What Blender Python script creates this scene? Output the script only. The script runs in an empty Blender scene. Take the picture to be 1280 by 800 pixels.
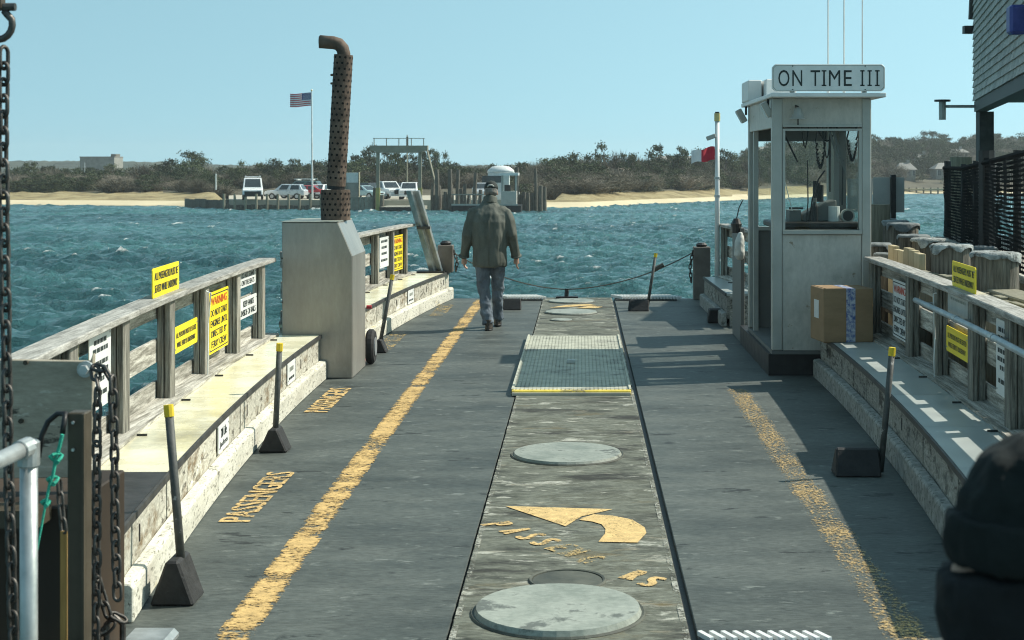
import bpy, bmesh, math, random
import numpy as np
from mathutils import Vector, Matrix, noise
random.seed(7); np.random.seed(7)
R = math.radians
scene = bpy.context.scene
C = scene.collection

# ------------------------------------------------------------------ camera, sky, sun, exposure
F, VX, VY, EYE = 1900.0, 726.0, 204.0, 1.97          # focal length in photo pixels, deck vanishing point, eye height
cam_d = bpy.data.cameras.new('camera'); cam = bpy.data.objects.new('camera', cam_d); C.objects.link(cam)
cam.location = (0, 0, EYE); cam.rotation_euler = (R(90), 0, 0)
cam_d.sensor_width = 36.0; cam_d.lens = F/1280*36
cam_d.shift_x = (640-VX)/1280; cam_d.shift_y = (VY-400)/1280
cam_d.clip_start = 0.05; cam_d.clip_end = 5000
cam_d.dof.use_dof = True; cam_d.dof.focus_distance = 13.0; cam_d.dof.aperture_fstop = 7.0
scene.camera = cam

SUN = Vector((0.9, 0.27, 1.0)).normalized()
world = bpy.data.worlds.new('World'); scene.world = world; world.use_nodes = True
wn = world.node_tree.nodes; wl = world.node_tree.links
bg = wn['Background']; bg.inputs['Strength'].default_value = 0.122
sky = wn.new('ShaderNodeTexSky'); sky.sky_type = 'NISHITA'; sky.sun_disc = False
sky.sun_elevation = math.asin(SUN.z); sky.sun_rotation = math.atan2(SUN.x, SUN.y)
sky.air_density = 1.0; sky.dust_density = 0.6; sky.ozone_density = 1.0; sky.altitude = 0
tint = wn.new('ShaderNodeMix'); tint.data_type = 'RGBA'; tint.blend_type = 'MULTIPLY'; tint.inputs[0].default_value = 1.0
tint.inputs[7].default_value = (1.14, 1.30, 0.93, 1)
wtc = wn.new('ShaderNodeTexCoord'); wma = wn.new('ShaderNodeVectorMath'); wma.operation = 'MULTIPLY_ADD'   # flatten the horizon glow: clear spring air
wma.inputs[1].default_value = (1, 1, .75); wma.inputs[2].default_value = (0, 0, .33)
wl.new(wtc.outputs['Generated'], wma.inputs[0]); wl.new(wma.outputs[0], sky.inputs[0])
wl.new(sky.outputs[0], tint.inputs[6]); wl.new(tint.outputs[2], bg.inputs['Color'])
sl = bpy.data.lights.new('sun', 'SUN'); sun = bpy.data.objects.new('sun', sl); C.objects.link(sun)
sl.energy = 3.4; sl.angle = R(0.5); sl.color = (1.0, 0.95, 0.84)
sun.rotation_euler = SUN.to_track_quat('Z', 'Y').to_euler(); sun.location = (20, 10, 30)
scene.view_settings.view_transform = 'Standard'; scene.view_settings.look = 'None'
scene.view_settings.exposure = 0.75; scene.view_settings.gamma = 1.0
scene.cycles.use_denoising = True; scene.cycles.denoising_prefilter = 'ACCURATE'
scene.cycles.filter_width = 1.05
scene.cycles.max_bounces = 6; scene.cycles.transparent_max_bounces = 12

# ------------------------------------------------------------------ helpers
def P(px, py, Y): return Vector(((px-VX)/F*Y, Y, EYE-(py-VY)/F*Y))
def G(px, py, z=0.0):
    Y = (EYE-z)*F/(py-VY); return Vector(((px-VX)/F*Y, Y, z))
def wz(Y): return -1.2-0.011*Y                         # water level: the ferry rides trimmed, so level water falls away from its deck plane

class MB:
    def __init__(s): s.v = []; s.f = []; s.m = []
    def add(s, vs, fs, mi=0):
        o = len(s.v); s.v += [tuple(v) for v in vs]; s.f += [tuple(i+o for i in f) for f in fs]; s.m += [mi]*len(fs); return s
    def box(s, x0, x1, y0, y1, z0, z1, mi=0):
        return s.add([(x0,y0,z0),(x1,y0,z0),(x1,y1,z0),(x0,y1,z0),(x0,y0,z1),(x1,y0,z1),(x1,y1,z1),(x0,y1,z1)],
              [(0,3,2,1),(4,5,6,7),(0,1,5,4),(1,2,6,5),(2,3,7,6),(3,0,4,7)], mi)
    def obox(s, c, sx, sy, sz, M=None, mi=0):
        vs = []
        for dz in (-.5,.5):
            for dx,dy in ((-.5,-.5),(.5,-.5),(.5,.5),(-.5,.5)):
                p = Vector((dx*sx, dy*sy, dz*sz)); p = (M @ p) if M else p; vs.append(Vector(c)+p)
        return s.add(vs, [(0,3,2,1),(4,5,6,7),(0,1,5,4),(1,2,6,5),(2,3,7,6),(3,0,4,7)], mi)
    def beam(s, a, b, w, h, mi=0):
        a, b = Vector(a), Vector(b); d = b-a; q = d.to_track_quat('Z','X').to_matrix()
        return s.obox((a+b)/2, w, h, d.length, q, mi)
    def tube(s, pts, r, n=8, closed=False, cap=True, mi=0):
        pts = [Vector(p) for p in pts]; m = len(pts); rs = r if isinstance(r,(list,tuple)) else [r]*m
        o = len(s.v); up = None
        for i,p in enumerate(pts):
            if closed: t = pts[(i+1)%m]-pts[i-1]
            else: t = pts[min(i+1,m-1)]-pts[max(i-1,0)]
            t.normalize()
            if up is None:
                up = Vector((0,0,1)) if abs(t.z)<.9 else Vector((0,1,0))
            x = t.cross(up)
            if x.length < 1e-4: x = t.orthogonal()
            x.normalize(); y = x.cross(t).normalized(); up = y
            for k in range(n):
                a = 2*math.pi*k/n; s.v.append(tuple(p+(x*math.cos(a)+y*math.sin(a))*rs[i]))
        for i in range(m if closed else m-1):
            j = (i+1)%m
            for k in range(n):
                l = (k+1)%n; s.f.append((o+i*n+k, o+j*n+k, o+j*n+l, o+i*n+l)); s.m.append(mi)
        if cap and not closed:
            s.f.append(tuple(o+k for k in range(n))); s.f.append(tuple(o+(m-1)*n+k for k in range(n-1,-1,-1))); s.m += [mi,mi]
        return s
    def loft(s, rings, n=16, mi=0):                    # rings: (centre, rx, ry) horizontal ellipses
        o = len(s.v); m = len(rings)
        for c,rx,ry in rings:
            for k in range(n):
                a = 2*math.pi*k/n; s.v.append((c[0]+rx*math.cos(a), c[1]+ry*math.sin(a), c[2]))
        for i in range(m-1):
            for k in range(n):
                l=(k+1)%n; s.f.append((o+i*n+k,o+i*n+l,o+(i+1)*n+l,o+(i+1)*n+k)); s.m.append(mi)
        s.f.append(tuple(o+k for k in range(n-1,-1,-1))); s.f.append(tuple(o+(m-1)*n+k for k in range(n))); s.m += [mi,mi]
        return s
    def ball(s, c, rx, ry, rz, n=12, m=8, mi=0):
        rings = []
        for i in range(1,m):
            a = math.pi*i/m; rings.append(((c[0],c[1],c[2]-rz*math.cos(a)), rx*math.sin(a), ry*math.sin(a)))
        return s.loft(rings, n, mi)
    def prism(s, poly, axis, a, b, mi=0):              # polygon extruded along axis 'x','y' or 'z'
        def pt(p,t): return {'x':(t,p[0],p[1]),'y':(p[0],t,p[1]),'z':(p[0],p[1],t)}[axis]
        n=len(poly)
        return s.add([pt(p,a) for p in poly]+[pt(p,b) for p in poly],
            [tuple(range(n-1,-1,-1)), tuple(range(n,2*n))]+[(i,(i+1)%n,n+(i+1)%n,n+i) for i in range(n)], mi)
    def sweep(s, cur, sg, prof, Ya, Yb, n=3, mi=0):    # profile (offset outward from curve x=cur(Y), z) swept along Y
        k=len(prof); o=len(s.v)
        for i in range(n+1):
            Y = Ya+(Yb-Ya)*i/n
            for dx,z in prof: s.v.append((cur(Y)+sg*dx, Y, z))
        for i in range(n):
            for j in range(k):
                l=(j+1)%k; s.f.append((o+i*k+j,o+i*k+l,o+(i+1)*k+l,o+(i+1)*k+j)); s.m.append(mi)
        s.f.append(tuple(o+j for j in range(k))); s.f.append(tuple(o+n*k+j for j in range(k-1,-1,-1))); s.m += [mi,mi]
        return s
    def xform(s, M): s.v = [tuple(M @ Vector(v)) for v in s.v]; return s
    def mesh(s, name, mats, off=(0,0,0), smooth=False):
        me = bpy.data.meshes.new(name)
        me.from_pydata([(v[0]-off[0],v[1]-off[1],v[2]-off[2]) for v in s.v], [], s.f)
        for m in (mats if isinstance(mats,(list,tuple)) else [mats]): me.materials.append(m)
        if any(s.m): me.polygons.foreach_set('material_index', s.m)
        bm = bmesh.new(); bm.from_mesh(me); bmesh.ops.recalc_face_normals(bm, faces=bm.faces); bm.to_mesh(me); bm.free()
        if smooth: me.polygons.foreach_set('use_smooth', [True]*len(me.polygons))
        me.update(); return me
    def build(s, name, mat, parent=None, smooth=False, bevel=0, **kw):
        if parent is None:
            a = np.array(s.v); off = ((a[:,0].min()+a[:,0].max())/2, (a[:,1].min()+a[:,1].max())/2, a[:,2].min())
        else: off = wloc(parent)
        o = bpy.data.objects.new(name, s.mesh(name, mat, off, smooth)); C.objects.link(o)
        if parent is None: o.location = off
        else: o.parent = parent
        if smooth and smooth != True:
            o.data.shade_auto = None if False else None
        if bevel:
            b = o.modifiers.new('bevel','BEVEL'); b.width = bevel; b.segments = 1; b.limit_method = 'ANGLE'; b.angle_limit = R(40)
        tag(o, **kw); return o
def wloc(o):
    l = Vector(o.location)
    while o.parent: o = o.parent; l = l+Vector(o.location)
    return l
def tag(o, label=None, cat=None, group=None, kind=None):
    if label: o['label'] = label
    if cat: o['category'] = cat
    if group: o['group'] = group
    if kind: o['kind'] = kind
    return o
def thing(name, loc, label, cat, group=None):
    o = bpy.data.objects.new(name, None); o.empty_display_size = .1; o.location = loc; C.objects.link(o)
    return tag(o, label, cat, group)
def copy_tree(o, parent=None):
    c = o.copy(); C.objects.link(c); c.parent = parent
    for ch in list(o.children): copy_tree(ch, c)
    return c
def link_mesh(name, me, parent=None, loc=(0,0,0), rot=(0,0,0), scale=(1,1,1)):
    o = bpy.data.objects.new(name, me); C.objects.link(o); o.parent = parent; o.location = loc; o.rotation_euler = rot; o.scale = scale; return o
def fuse(mb, voxel, smooth_it=4, fold=0.0, fscale=6, stretch=(1,1,.35)):
    """join closed shapes into one continuous skin"""
    me = bpy.data.meshes.new('tmp'); me.from_pydata(mb.v, [], mb.f)
    bm = bmesh.new(); bm.from_mesh(me); bmesh.ops.recalc_face_normals(bm, faces=bm.faces); bm.to_mesh(me); bm.free()
    o = bpy.data.objects.new('tmp', me); C.objects.link(o)
    r = o.modifiers.new('r','REMESH'); r.mode='VOXEL'; r.voxel_size=voxel
    sm = o.modifiers.new('s','SMOOTH'); sm.iterations=smooth_it; sm.factor=.5
    dg = bpy.context.evaluated_depsgraph_get(); out = bpy.data.meshes.new_from_object(o.evaluated_get(dg))
    bpy.data.objects.remove(o); out_mb = MB()
    vs = [v.co.copy() for v in out.vertices]; ns = [v.normal.copy() for v in out.vertices]
    if fold:
        for i,v in enumerate(vs):
            q = Vector((v.x*stretch[0], v.y*stretch[1], v.z*stretch[2]))*fscale
            vs[i] = v + ns[i]*fold*(noise.noise(q)+.5*noise.noise(q*2.3))
    out_mb.v = [tuple(v) for v in vs]; out_mb.f = [tuple(p.vertices) for p in out.polygons]; out_mb.m=[0]*len(out_mb.f)
    bpy.data.meshes.remove(out); return out_mb
_tc = {}
def text_raw(txt):
    if txt in _tc: return _tc[txt]
    cu = bpy.data.curves.new('t','FONT'); cu.body = txt; cu.size = 1; cu.resolution_u = 3
    o = bpy.data.objects.new('t', cu); C.objects.link(o)
    dg = bpy.context.evaluated_depsgraph_get(); me = bpy.data.meshes.new_from_object(o.evaluated_get(dg))
    vs = [v.co.copy() for v in me.vertices]; fs = [tuple(p.vertices) for p in me.polygons]
    bpy.data.objects.remove(o); bpy.data.meshes.remove(me)
    x0=min(v.x for v in vs); x1=max(v.x for v in vs); y0=min(v.y for v in vs); y1=max(v.y for v in vs)
    _tc[txt] = ([((v.x-x0)/(x1-x0), (v.y-y0)/(y1-y0)) for v in vs], fs, (x1-x0)/(y1-y0)); return _tc[txt]
def text_into(mb, txt, o, u, v, w, h, mi=0, bold=0):
    """letters filling the box o + [0..w]u + [0..h]v"""
    vs, fs, asp = text_raw(txt)
    for k in range(bold+1):
        d = k*h*.05
        mb.add([Vector(o)+u*(a*(w-bold*h*.05)+d)+v*(b*h)+u.cross(v)*(k*.0002) for a,b in vs], fs, mi)

# ------------------------------------------------------------------ materials
def nt(name):
    m = bpy.data.materials.new(name); m.use_nodes = True; return m, m.node_tree.nodes, m.node_tree.links, m.node_tree.nodes['Principled BSDF']
def pm(name, cols, ns=6, st=(1,1,1), detail=6, rough=.6, metal=0, bump=.15, bd=.01, spot=None, rnd=.12, spec=.4, rvar=.15, space='Object', bscale=4, dist=0, grain=None):
    """procedural surface: noise between colours, optional stains, fine relief, per-object variation"""
    m,N,L,b = nt(name)
    tc = N.new('ShaderNodeTexCoord'); mp = N.new('ShaderNodeMapping'); mp.inputs['Scale'].default_value = st
    oi = N.new('ShaderNodeObjectInfo'); av = N.new('ShaderNodeVectorMath'); av.operation='ADD'
    sc = N.new('ShaderNodeVectorMath'); sc.operation='SCALE'; sc.inputs[3].default_value = 7.3
    cx = N.new('ShaderNodeCombineXYZ')
    for i in range(3): L.new(oi.outputs['Random'], cx.inputs[i])
    L.new(cx.outputs[0], sc.inputs[0]); L.new(tc.outputs[space], av.inputs[0]); L.new(sc.outputs[0], av.inputs[1]); L.new(av.outputs[0], mp.inputs[0])
    n1 = N.new('ShaderNodeTexNoise'); n1.inputs['Scale'].default_value=ns; n1.inputs['Detail'].default_value=detail; n1.inputs['Roughness'].default_value=.62; n1.inputs['Distortion'].default_value=dist
    L.new(mp.outputs[0], n1.inputs['Vector'])
    cr = N.new('ShaderNodeValToRGB'); e = cr.color_ramp.elements
    k = len(cols)
    if k == 1: cols = [tuple(c*.8 for c in cols[0]), tuple(min(1,c*1.15) for c in cols[0])]; k = 2
    e[0].position=.36; e[0].color=(*cols[0],1); e[1].position=.64; e[1].color=(*cols[-1],1)
    for i in range(1,k-1): q=e.new(.36+.28*i/(k-1)); q.color=(*cols[i],1)
    L.new(n1.outputs[0], cr.inputs[0]); col = cr.outputs[0]
    if spot:
        for (scol, sscale, th, soft) in (spot if isinstance(spot,list) else [spot]):
            n2 = N.new('ShaderNodeTexNoise'); n2.inputs['Scale'].default_value=sscale; n2.inputs['Detail'].default_value=7; n2.inputs['Roughness'].default_value=.68
            L.new(mp.outputs[0] if sscale>0 else mp.outputs[0], n2.inputs['Vector'])
            mr = N.new('ShaderNodeMapRange'); th=th-.035; mr.inputs[1].default_value=th; mr.inputs[2].default_value=th+soft; L.new(n2.outputs[0], mr.inputs[0])
            mx = N.new('ShaderNodeMix'); mx.data_type='RGBA'; L.new(mr.outputs[0], mx.inputs[0]); L.new(col, mx.inputs[6]); mx.inputs[7].default_value=(*scol,1); col = mx.outputs[2]
    if grain:
        gs,ga,gst=grain; gm=N.new('ShaderNodeMapping'); gm.inputs['Scale'].default_value=gst; L.new(tc.outputs[space],gm.inputs[0])
        gn=N.new('ShaderNodeTexNoise'); gn.inputs['Scale'].default_value=gs; gn.inputs['Detail'].default_value=5; gn.inputs['Roughness'].default_value=.7; L.new(gm.outputs[0],gn.inputs['Vector'])
        gr_=N.new('ShaderNodeMapRange'); gr_.inputs[1].default_value=.3; gr_.inputs[2].default_value=.7; gr_.inputs[3].default_value=1-ga; gr_.inputs[4].default_value=1+ga; L.new(gn.outputs[0],gr_.inputs[0])
        gx=N.new('ShaderNodeMix'); gx.data_type='RGBA'; gx.blend_type='MULTIPLY'; gx.inputs[0].default_value=1; L.new(col,gx.inputs[6]); L.new(gr_.outputs[0],gx.inputs[7]); col=gx.outputs[2]
    if rnd:
        hs = N.new('ShaderNodeHueSaturation'); mv = N.new('ShaderNodeMapRange'); mv.inputs[3].default_value=1-rnd; mv.inputs[4].default_value=1+rnd
        L.new(oi.outputs['Random'], mv.inputs[0]); L.new(mv.outputs[0], hs.inputs['Value']); L.new(col, hs.inputs['Color']); col = hs.outputs[0]
    L.new(col, b.inputs['Base Color'])
    rr = N.new('ShaderNodeMapRange'); rr.inputs[3].default_value=max(.03,rough-rvar); rr.inputs[4].default_value=min(1,rough+rvar); L.new(n1.outputs[0], rr.inputs[0]); L.new(rr.outputs[0], b.inputs['Roughness'])
    b.inputs['Metallic'].default_value=metal; b.inputs['Specular IOR Level'].default_value=spec
    if bump:
        n3 = N.new('ShaderNodeTexNoise'); n3.inputs['Scale'].default_value=ns*bscale; n3.inputs['Detail'].default_value=8; L.new(mp.outputs[0], n3.inputs['Vector'])
        bp = N.new('ShaderNodeBump'); bp.inputs['Strength'].default_value=bump; bp.inputs['Distance'].default_value=bd; L.new(n3.outputs[0], bp.inputs['Height']); L.new(bp.outputs[0], b.inputs['Normal'])
    return m
def worn(name, col, cover=.5, soft=.12, ns=9, st=(1,1,1), rough=.75, fine=60, coarse=1.0, edge=0):
    """worn paint: speckled away by a fine noise whose threshold drifts with a coarse one and towards the edges"""
    m = pm(name, [tuple(c*.7 for c in col), col], 14, rough=rough, rnd=0, grain=(90,.25,(1,1,1))); N=m.node_tree.nodes; L=m.node_tree.links; b=N['Principled BSDF']
    out=N['Material Output']; tr=N.new('ShaderNodeBsdfTransparent'); mx=N.new('ShaderNodeMixShader')
    tc=N.new('ShaderNodeTexCoord'); mp=N.new('ShaderNodeMapping'); mp.inputs['Scale'].default_value=st; L.new(tc.outputs['Object'],mp.inputs[0])
    def nz(sc,dt):
        n=N.new('ShaderNodeTexNoise'); n.inputs['Scale'].default_value=sc; n.inputs['Detail'].default_value=dt; n.inputs['Roughness'].default_value=.7; L.new(mp.outputs[0],n.inputs['Vector']); return n.outputs[0]
    def op(o,a,b_):
        q=N.new('ShaderNodeMath'); q.operation=o
        for k,x in ((0,a),(1,b_)):
            if isinstance(x,(int,float)): q.inputs[k].default_value=x
            else: L.new(x,q.inputs[k])
        return q.outputs[0]
    v=op('ADD',nz(fine,4),op('MULTIPLY',op('SUBTRACT',nz(ns,6),.5),coarse))
    if edge:
        sx=N.new('ShaderNodeSeparateXYZ'); L.new(tc.outputs['Generated'],sx.inputs[0]); x=sx.outputs[0]
        e_=op('MINIMUM',op('MULTIPLY',op('MINIMUM',x,op('SUBTRACT',1.0,x)),5.0),1.0); v=op('ADD',v,op('MULTIPLY',op('SUBTRACT',e_,1.0),edge))
    mr=N.new('ShaderNodeMapRange'); mr.inputs[1].default_value=.5-cover*.3; mr.inputs[2].default_value=.5-cover*.3+soft; L.new(v,mr.inputs[0])
    L.new(mr.outputs[0],mx.inputs[0]); L.new(tr.outputs[0],mx.inputs[1]); L.new(b.outputs[0],mx.inputs[2]); L.new(mx.outputs[0],out.inputs[0]); return m
M = {}
wood = [(.14,.13,.105),(.28,.265,.225),(.42,.4,.35)]
M['wood_y'] = pm('weathered wood along rail', wood, 5, (9,.5,9), rough=.8, bump=.5, bd=.006, rnd=.18, spot=((.55,.53,.47),3,.52,.15), grain=(40,.35,(6,.5,6)))
M['wood_z'] = pm('weathered wood upright', [(.09,.085,.07),(.22,.21,.175),(.36,.345,.295)], 5, (11,11,.5), rough=.8, bump=.5, bd=.006, rnd=.18, grain=(40,.35,(6,6,.5)))
M['rail_cap'] = pm('worn rail cap wood', [(.17,.165,.145),(.3,.29,.26),(.42,.41,.375)], 6, (8,.6,8), rough=.75, bump=.4, bd=.005, rnd=.1, grain=(45,.35,(4,1,4)))
M['ply'] = pm('worn painted plywood', [(.2,.185,.145),(.4,.38,.31),(.52,.5,.42),(.42,.4,.33),(.6,.58,.5)], 2.4, (2,1,3), detail=8, rough=.75, bump=.35, bd=.006, rnd=.15, dist=2.5, grain=(50,.4,(1,1,1)),
     spot=[((.17,.115,.055),1.6,.57,.12),((.10,.09,.07),7,.60,.08),((.68,.66,.58),4,.62,.06)])
M['ply_shade'] = M['ply']
M['kerb'] = pm('peeling white kerb paint', [(.5,.48,.4),(.6,.58,.49),(.66,.64,.55)], 3, (2,.6,2), rough=.75, bump=.15, grain=(70,.3,(1,1,1)), bd=.008, rnd=.06, spot=[((.2,.19,.15),22,.60,.05),((.52,.40,.13),2.0,.63,.1),((.25,.235,.19),3,.61,.1)])
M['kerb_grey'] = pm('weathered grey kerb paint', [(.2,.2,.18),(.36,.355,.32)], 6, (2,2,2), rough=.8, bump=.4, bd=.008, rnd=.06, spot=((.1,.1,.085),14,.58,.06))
M['bench_cream'] = pm('cream bench paint', [(.66,.62,.42),(.74,.7,.5),(.8,.77,.6)], 3, (1,1,1), rough=.27, bump=.06, rnd=.04, spot=[((.5,.47,.33),6,.64,.1),((.4,.38,.28),1.2,.6,.15)], grain=(40,.08,(1,1,1)))
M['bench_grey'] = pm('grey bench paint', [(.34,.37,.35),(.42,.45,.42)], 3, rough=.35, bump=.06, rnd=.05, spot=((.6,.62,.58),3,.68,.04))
M['bench_black'] = pm('black rubber bench top', [(.018,.018,.018),(.04,.04,.04)], 8, rough=.5, bump=.2, rnd=.05)
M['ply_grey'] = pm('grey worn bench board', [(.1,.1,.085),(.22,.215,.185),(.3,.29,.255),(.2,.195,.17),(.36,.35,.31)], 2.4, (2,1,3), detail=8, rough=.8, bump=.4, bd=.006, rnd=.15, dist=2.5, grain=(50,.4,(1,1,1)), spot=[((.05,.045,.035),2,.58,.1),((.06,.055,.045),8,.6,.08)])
M['trim'] = pm('dark edge trim', [(.03,.03,.028),(.07,.07,.065)], 8, rough=.6, rnd=0)
M['lane'] = pm('dark painted deck', [(.06,.069,.063),(.08,.091,.083),(.1,.112,.102)], 1.6, (.8,1.7,1), detail=12, rough=.62, bump=.35, bd=.004, rnd=.05, bscale=30,
     spot=[((.042,.05,.047),.7,.52,.2),((.14,.155,.14),7,.63,.06),((.028,.032,.03),4,.64,.05)], spec=.3, grain=(55,.42,(.35,1.6,1)))
M['centre'] = pm('worn non-skid centre strip', [(.042,.045,.034),(.088,.093,.072),(.138,.146,.116),(.082,.085,.063),(.185,.195,.16)], 2.6, (.6,1.5,1), detail=14, rough=.8, bump=.6, bd=.006, rnd=0, bscale=20,
     spot=[((.34,.34,.29),6,.61,.05),((.025,.025,.02),2.2,.56,.12),((.11,.09,.045),3,.62,.1)], grain=(60,.5,(.4,1.5,1)))
M['edge_white'] = worn('worn pale edge', (.42,.42,.36), cover=-.1, soft=.15, ns=5, fine=50)
M['yellow_paint'] = worn('worn yellow deck paint', (.64,.43,.17), cover=.30, soft=.10, ns=3.5, st=(.7,1.2,1), fine=55, coarse=.9, edge=.16)
M['yellow_rubbed'] = worn('rubbed yellow deck paint', (.62,.44,.2), cover=.02, soft=.2, ns=1.6, st=(1,1,1), fine=45, coarse=.5, edge=.10)
M['yellow_arrow'] = worn('yellow arrow paint', (.7,.49,.21), cover=.62, soft=.12, ns=5, fine=70, coarse=.8)
M['yellow_letter'] = worn('worn yellow letters', (.68,.47,.2), cover=.45, soft=.14, ns=6, fine=60, coarse=.8)
M['yellow_faint'] = worn('faint yellow letters', (.58,.42,.18), cover=.05, soft=.14, ns=6, fine=60, coarse=.8)
M['cover'] = pm('pale painted hatch cover', [(.2,.22,.185),(.27,.29,.25),(.32,.34,.295)], 4, detail=10, rough=.55, bump=.2, rnd=.08, spot=((.11,.12,.105),4,.6,.06), grain=(60,.2,(.5,1,1)))
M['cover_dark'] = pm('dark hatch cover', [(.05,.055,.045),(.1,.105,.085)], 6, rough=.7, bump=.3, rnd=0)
M['grate'] = pm('cream non-slip grating', [(.36,.36,.29),(.52,.52,.42)], 7, rough=.7, bump=.2, rnd=0, spot=((.2,.2,.17),2.5,.56,.12))
M['grate_base'] = pm('dirt under grating', [(.36,.35,.29),(.48,.47,.39)], 4, rough=.9, rnd=0)
M['nosing'] = pm('scuffed yellow nosing', [(.62,.47,.06),(.8,.62,.1)], 12, rough=.7, bump=.4, rnd=0, spot=((.12,.11,.08),5,.56,.1))
M['steel_pale'] = pm('galvanised steel', [(.4,.42,.41),(.58,.6,.59)], 9, rough=.45, metal=.7, bump=.1, rnd=.05)
M['casing'] = pm('brushed grey casing', [(.27,.255,.225),(.35,.335,.3)], 2, (1,1,.4), rough=.32, metal=.35, bump=.03, rnd=0, spot=[((.4,.385,.34),1.5,.58,.2)], rvar=.1, grain=(30,.08,(1,1,.3)))
M['rust'] = pm('rusty brown exhaust', [(.07,.05,.038),(.12,.085,.064),(.16,.118,.09)], 9, rough=.75, metal=.2, bump=.3, rnd=0)
M['hole'] = pm('dark perforation', [(.008,.006,.005)], 5, rough=.9, bump=0, rnd=0)
M['cabin'] = pm('grey cabin paint', [(.42,.41,.365),(.5,.485,.435)], 1.6, rough=.45, bump=.05, rnd=.03, spot=[((.33,.325,.285),2.2,.57,.2),((.25,.21,.15),7,.66,.06)], grain=(25,.12,(1,1,.4)))
M['cabin_frame'] = pm('grey cabin frame', [(.34,.345,.315),(.42,.425,.39)], 3, rough=.4, bump=.05, rnd=.03, metal=.2)
M['cabin_dark'] = pm('dark cabin paint and shade tone', [(.12,.125,.118),(.155,.16,.15)], 3, rough=.6, bump=.05, rnd=0)  # dark interior grey; also stands in for cabin shadow on the side screen
M['black'] = pm('black paint', [(.012,.012,.012),(.028,.028,.028)], 8, rough=.5, bump=.1, rnd=.1)
M['rubber'] = pm('black rubber', [(.014,.014,.014),(.03,.03,.03)], 14, rough=.65, bump=.3, rnd=.1, spot=((.08,.08,.078),6,.7,.1))
M['roofw'] = pm('white roof paint', [(.6,.62,.6),(.74,.75,.73)], 3, rough=.45, bump=.04, rnd=.03)
M['signw'] = pm('white sign board', [(.6,.62,.6),(.72,.73,.71)], 4, rough=.5, bump=.03, rnd=.03)
M['ink'] = pm('dark sign lettering', [(.02,.03,.03)], 5, rough=.6, bump=0, rnd=0)
M['red_ink'] = pm('red sign lettering', [(.55,.06,.02)], 5, rough=.6, bump=0, rnd=0)
M['sign_yellow'] = pm('yellow sign', [(.84,.62,.01),(.92,.72,.03)], 4, rough=.5, bump=.03, rnd=.04)
M['sign_grey'] = pm('faded sign', [(.42,.43,.4),(.52,.53,.5)], 7, rough=.6, bump=.1, rnd=.03)
M['paper'] = pm('cream notice', [(.66,.6,.3),(.74,.68,.38)], 5, rough=.7, rnd=0)
M['handle'] = pm('grey painted handle', [(.06,.065,.06),(.1,.105,.1)], 14, rough=.6, bump=.2, rnd=.1, spot=((.4,.4,.38),14,.66,.04))
M['cap_yellow'] = pm('yellow handle tip', [(.66,.46,.02),(.78,.58,.04)], 12, rough=.6, bump=.1, rnd=.05)
M['pipe'] = pm('galvanised pipe', [(.36,.38,.37),(.5,.52,.51)], 12, rough=.4, metal=.6, bump=.08, rnd=.03)
M['blue_pipe'] = pm('blue grey pipe', [(.3,.36,.38),(.45,.5,.52)], 8, rough=.4, metal=.3, bump=.08, rnd=.03)
M['chain'] = pm('tarnished steel chain', [(.06,.055,.05),(.13,.12,.11)], 18, rough=.45, metal=.75, bump=.2, rnd=.25)
M['plate'] = pm('scuffed steel plate', [(.3,.265,.205),(.4,.355,.28)], 2.5, (1,1,3), detail=10, rough=.75, metal=.0, spec=.1, bump=.15, rnd=0, spot=[((.09,.08,.065),3.5,.61,.05),((.5,.46,.38),6,.63,.05)], grain=(30,.2,(.5,1,2)))
M['brown_steel'] = pm('brown painted steel post', [(.045,.035,.022),(.075,.06,.04)], 5, rough=.5, bump=.1, rnd=0)
M['brown_box'] = pm('dark rusty hoist box', [(.022,.014,.008),(.055,.034,.018)], 2, (1,1,.4), rough=.7, bump=.15, rnd=0)
M['rope_green'] = pm('green rope', [(.02,.3,.2),(.05,.45,.32)], 60, rough=.8, bump=.5, rnd=0)
M['strap'] = pm('tan strap', [(.3,.17,.05),(.42,.25,.08)], 20, (6,6,.4), rough=.8, rnd=0)
M['rope'] = pm('dark rope', [(.05,.05,.042),(.1,.1,.085)], 50, rough=.85, bump=.5, rnd=0)
M['card'] = pm('brown cardboard', [(.25,.165,.09),(.31,.205,.115)], 4, (1,1,3), rough=.8, bump=.08, rnd=0)
M['tape'] = pm('blue print tape', [(.08,.12,.3),(.5,.53,.58)], 26, (1,1,1), detail=2, rough=.35, bump=.02, rnd=0)
M['label'] = pm('white label', [(.6,.6,.58),(.7,.7,.68)], 8, rough=.6, rnd=0)
M['pile'] = pm('weathered pile', [(.05,.045,.036),(.12,.11,.088),(.2,.185,.15)], 6, (6,6,.5), rough=.9, bump=.6, bd=.015, rnd=.2)
M['pile_pale'] = pm('pale pile', [(.18,.17,.12),(.28,.265,.2)], 6, (6,6,.5), rough=.9, bump=.5, bd=.01, rnd=.2)
M['pile_cap'] = pm('frayed pale pile cap', [(.16,.175,.17),(.28,.3,.29),(.42,.44,.42)], 14, rough=.8, bump=.8, bd=.015, rnd=.12, spot=((.07,.07,.06),12,.56,.08))
M['pile_cap_grey'] = pm('dull pile cap', [(.1,.115,.115),(.2,.22,.22)], 9, rough=.8, bump=.6, bd=.015, rnd=.15)
M['plank_new'] = pm('new pine plank', [(.4,.33,.2),(.52,.44,.28)], 6, (10,10,.6), rough=.75, bump=.3, rnd=.15)
M['net'] = pm('black plastic net', [(.006,.006,.006),(.012,.012,.012)], 10, rough=.9, bump=0, rnd=0, spec=.05)
M['shingle'] = pm('grey cedar shingle', [(.36,.335,.3),(.46,.43,.39),(.56,.53,.48)], 5, (3,3,10), rough=.85, bump=.5, bd=.01, rnd=.16)
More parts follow.
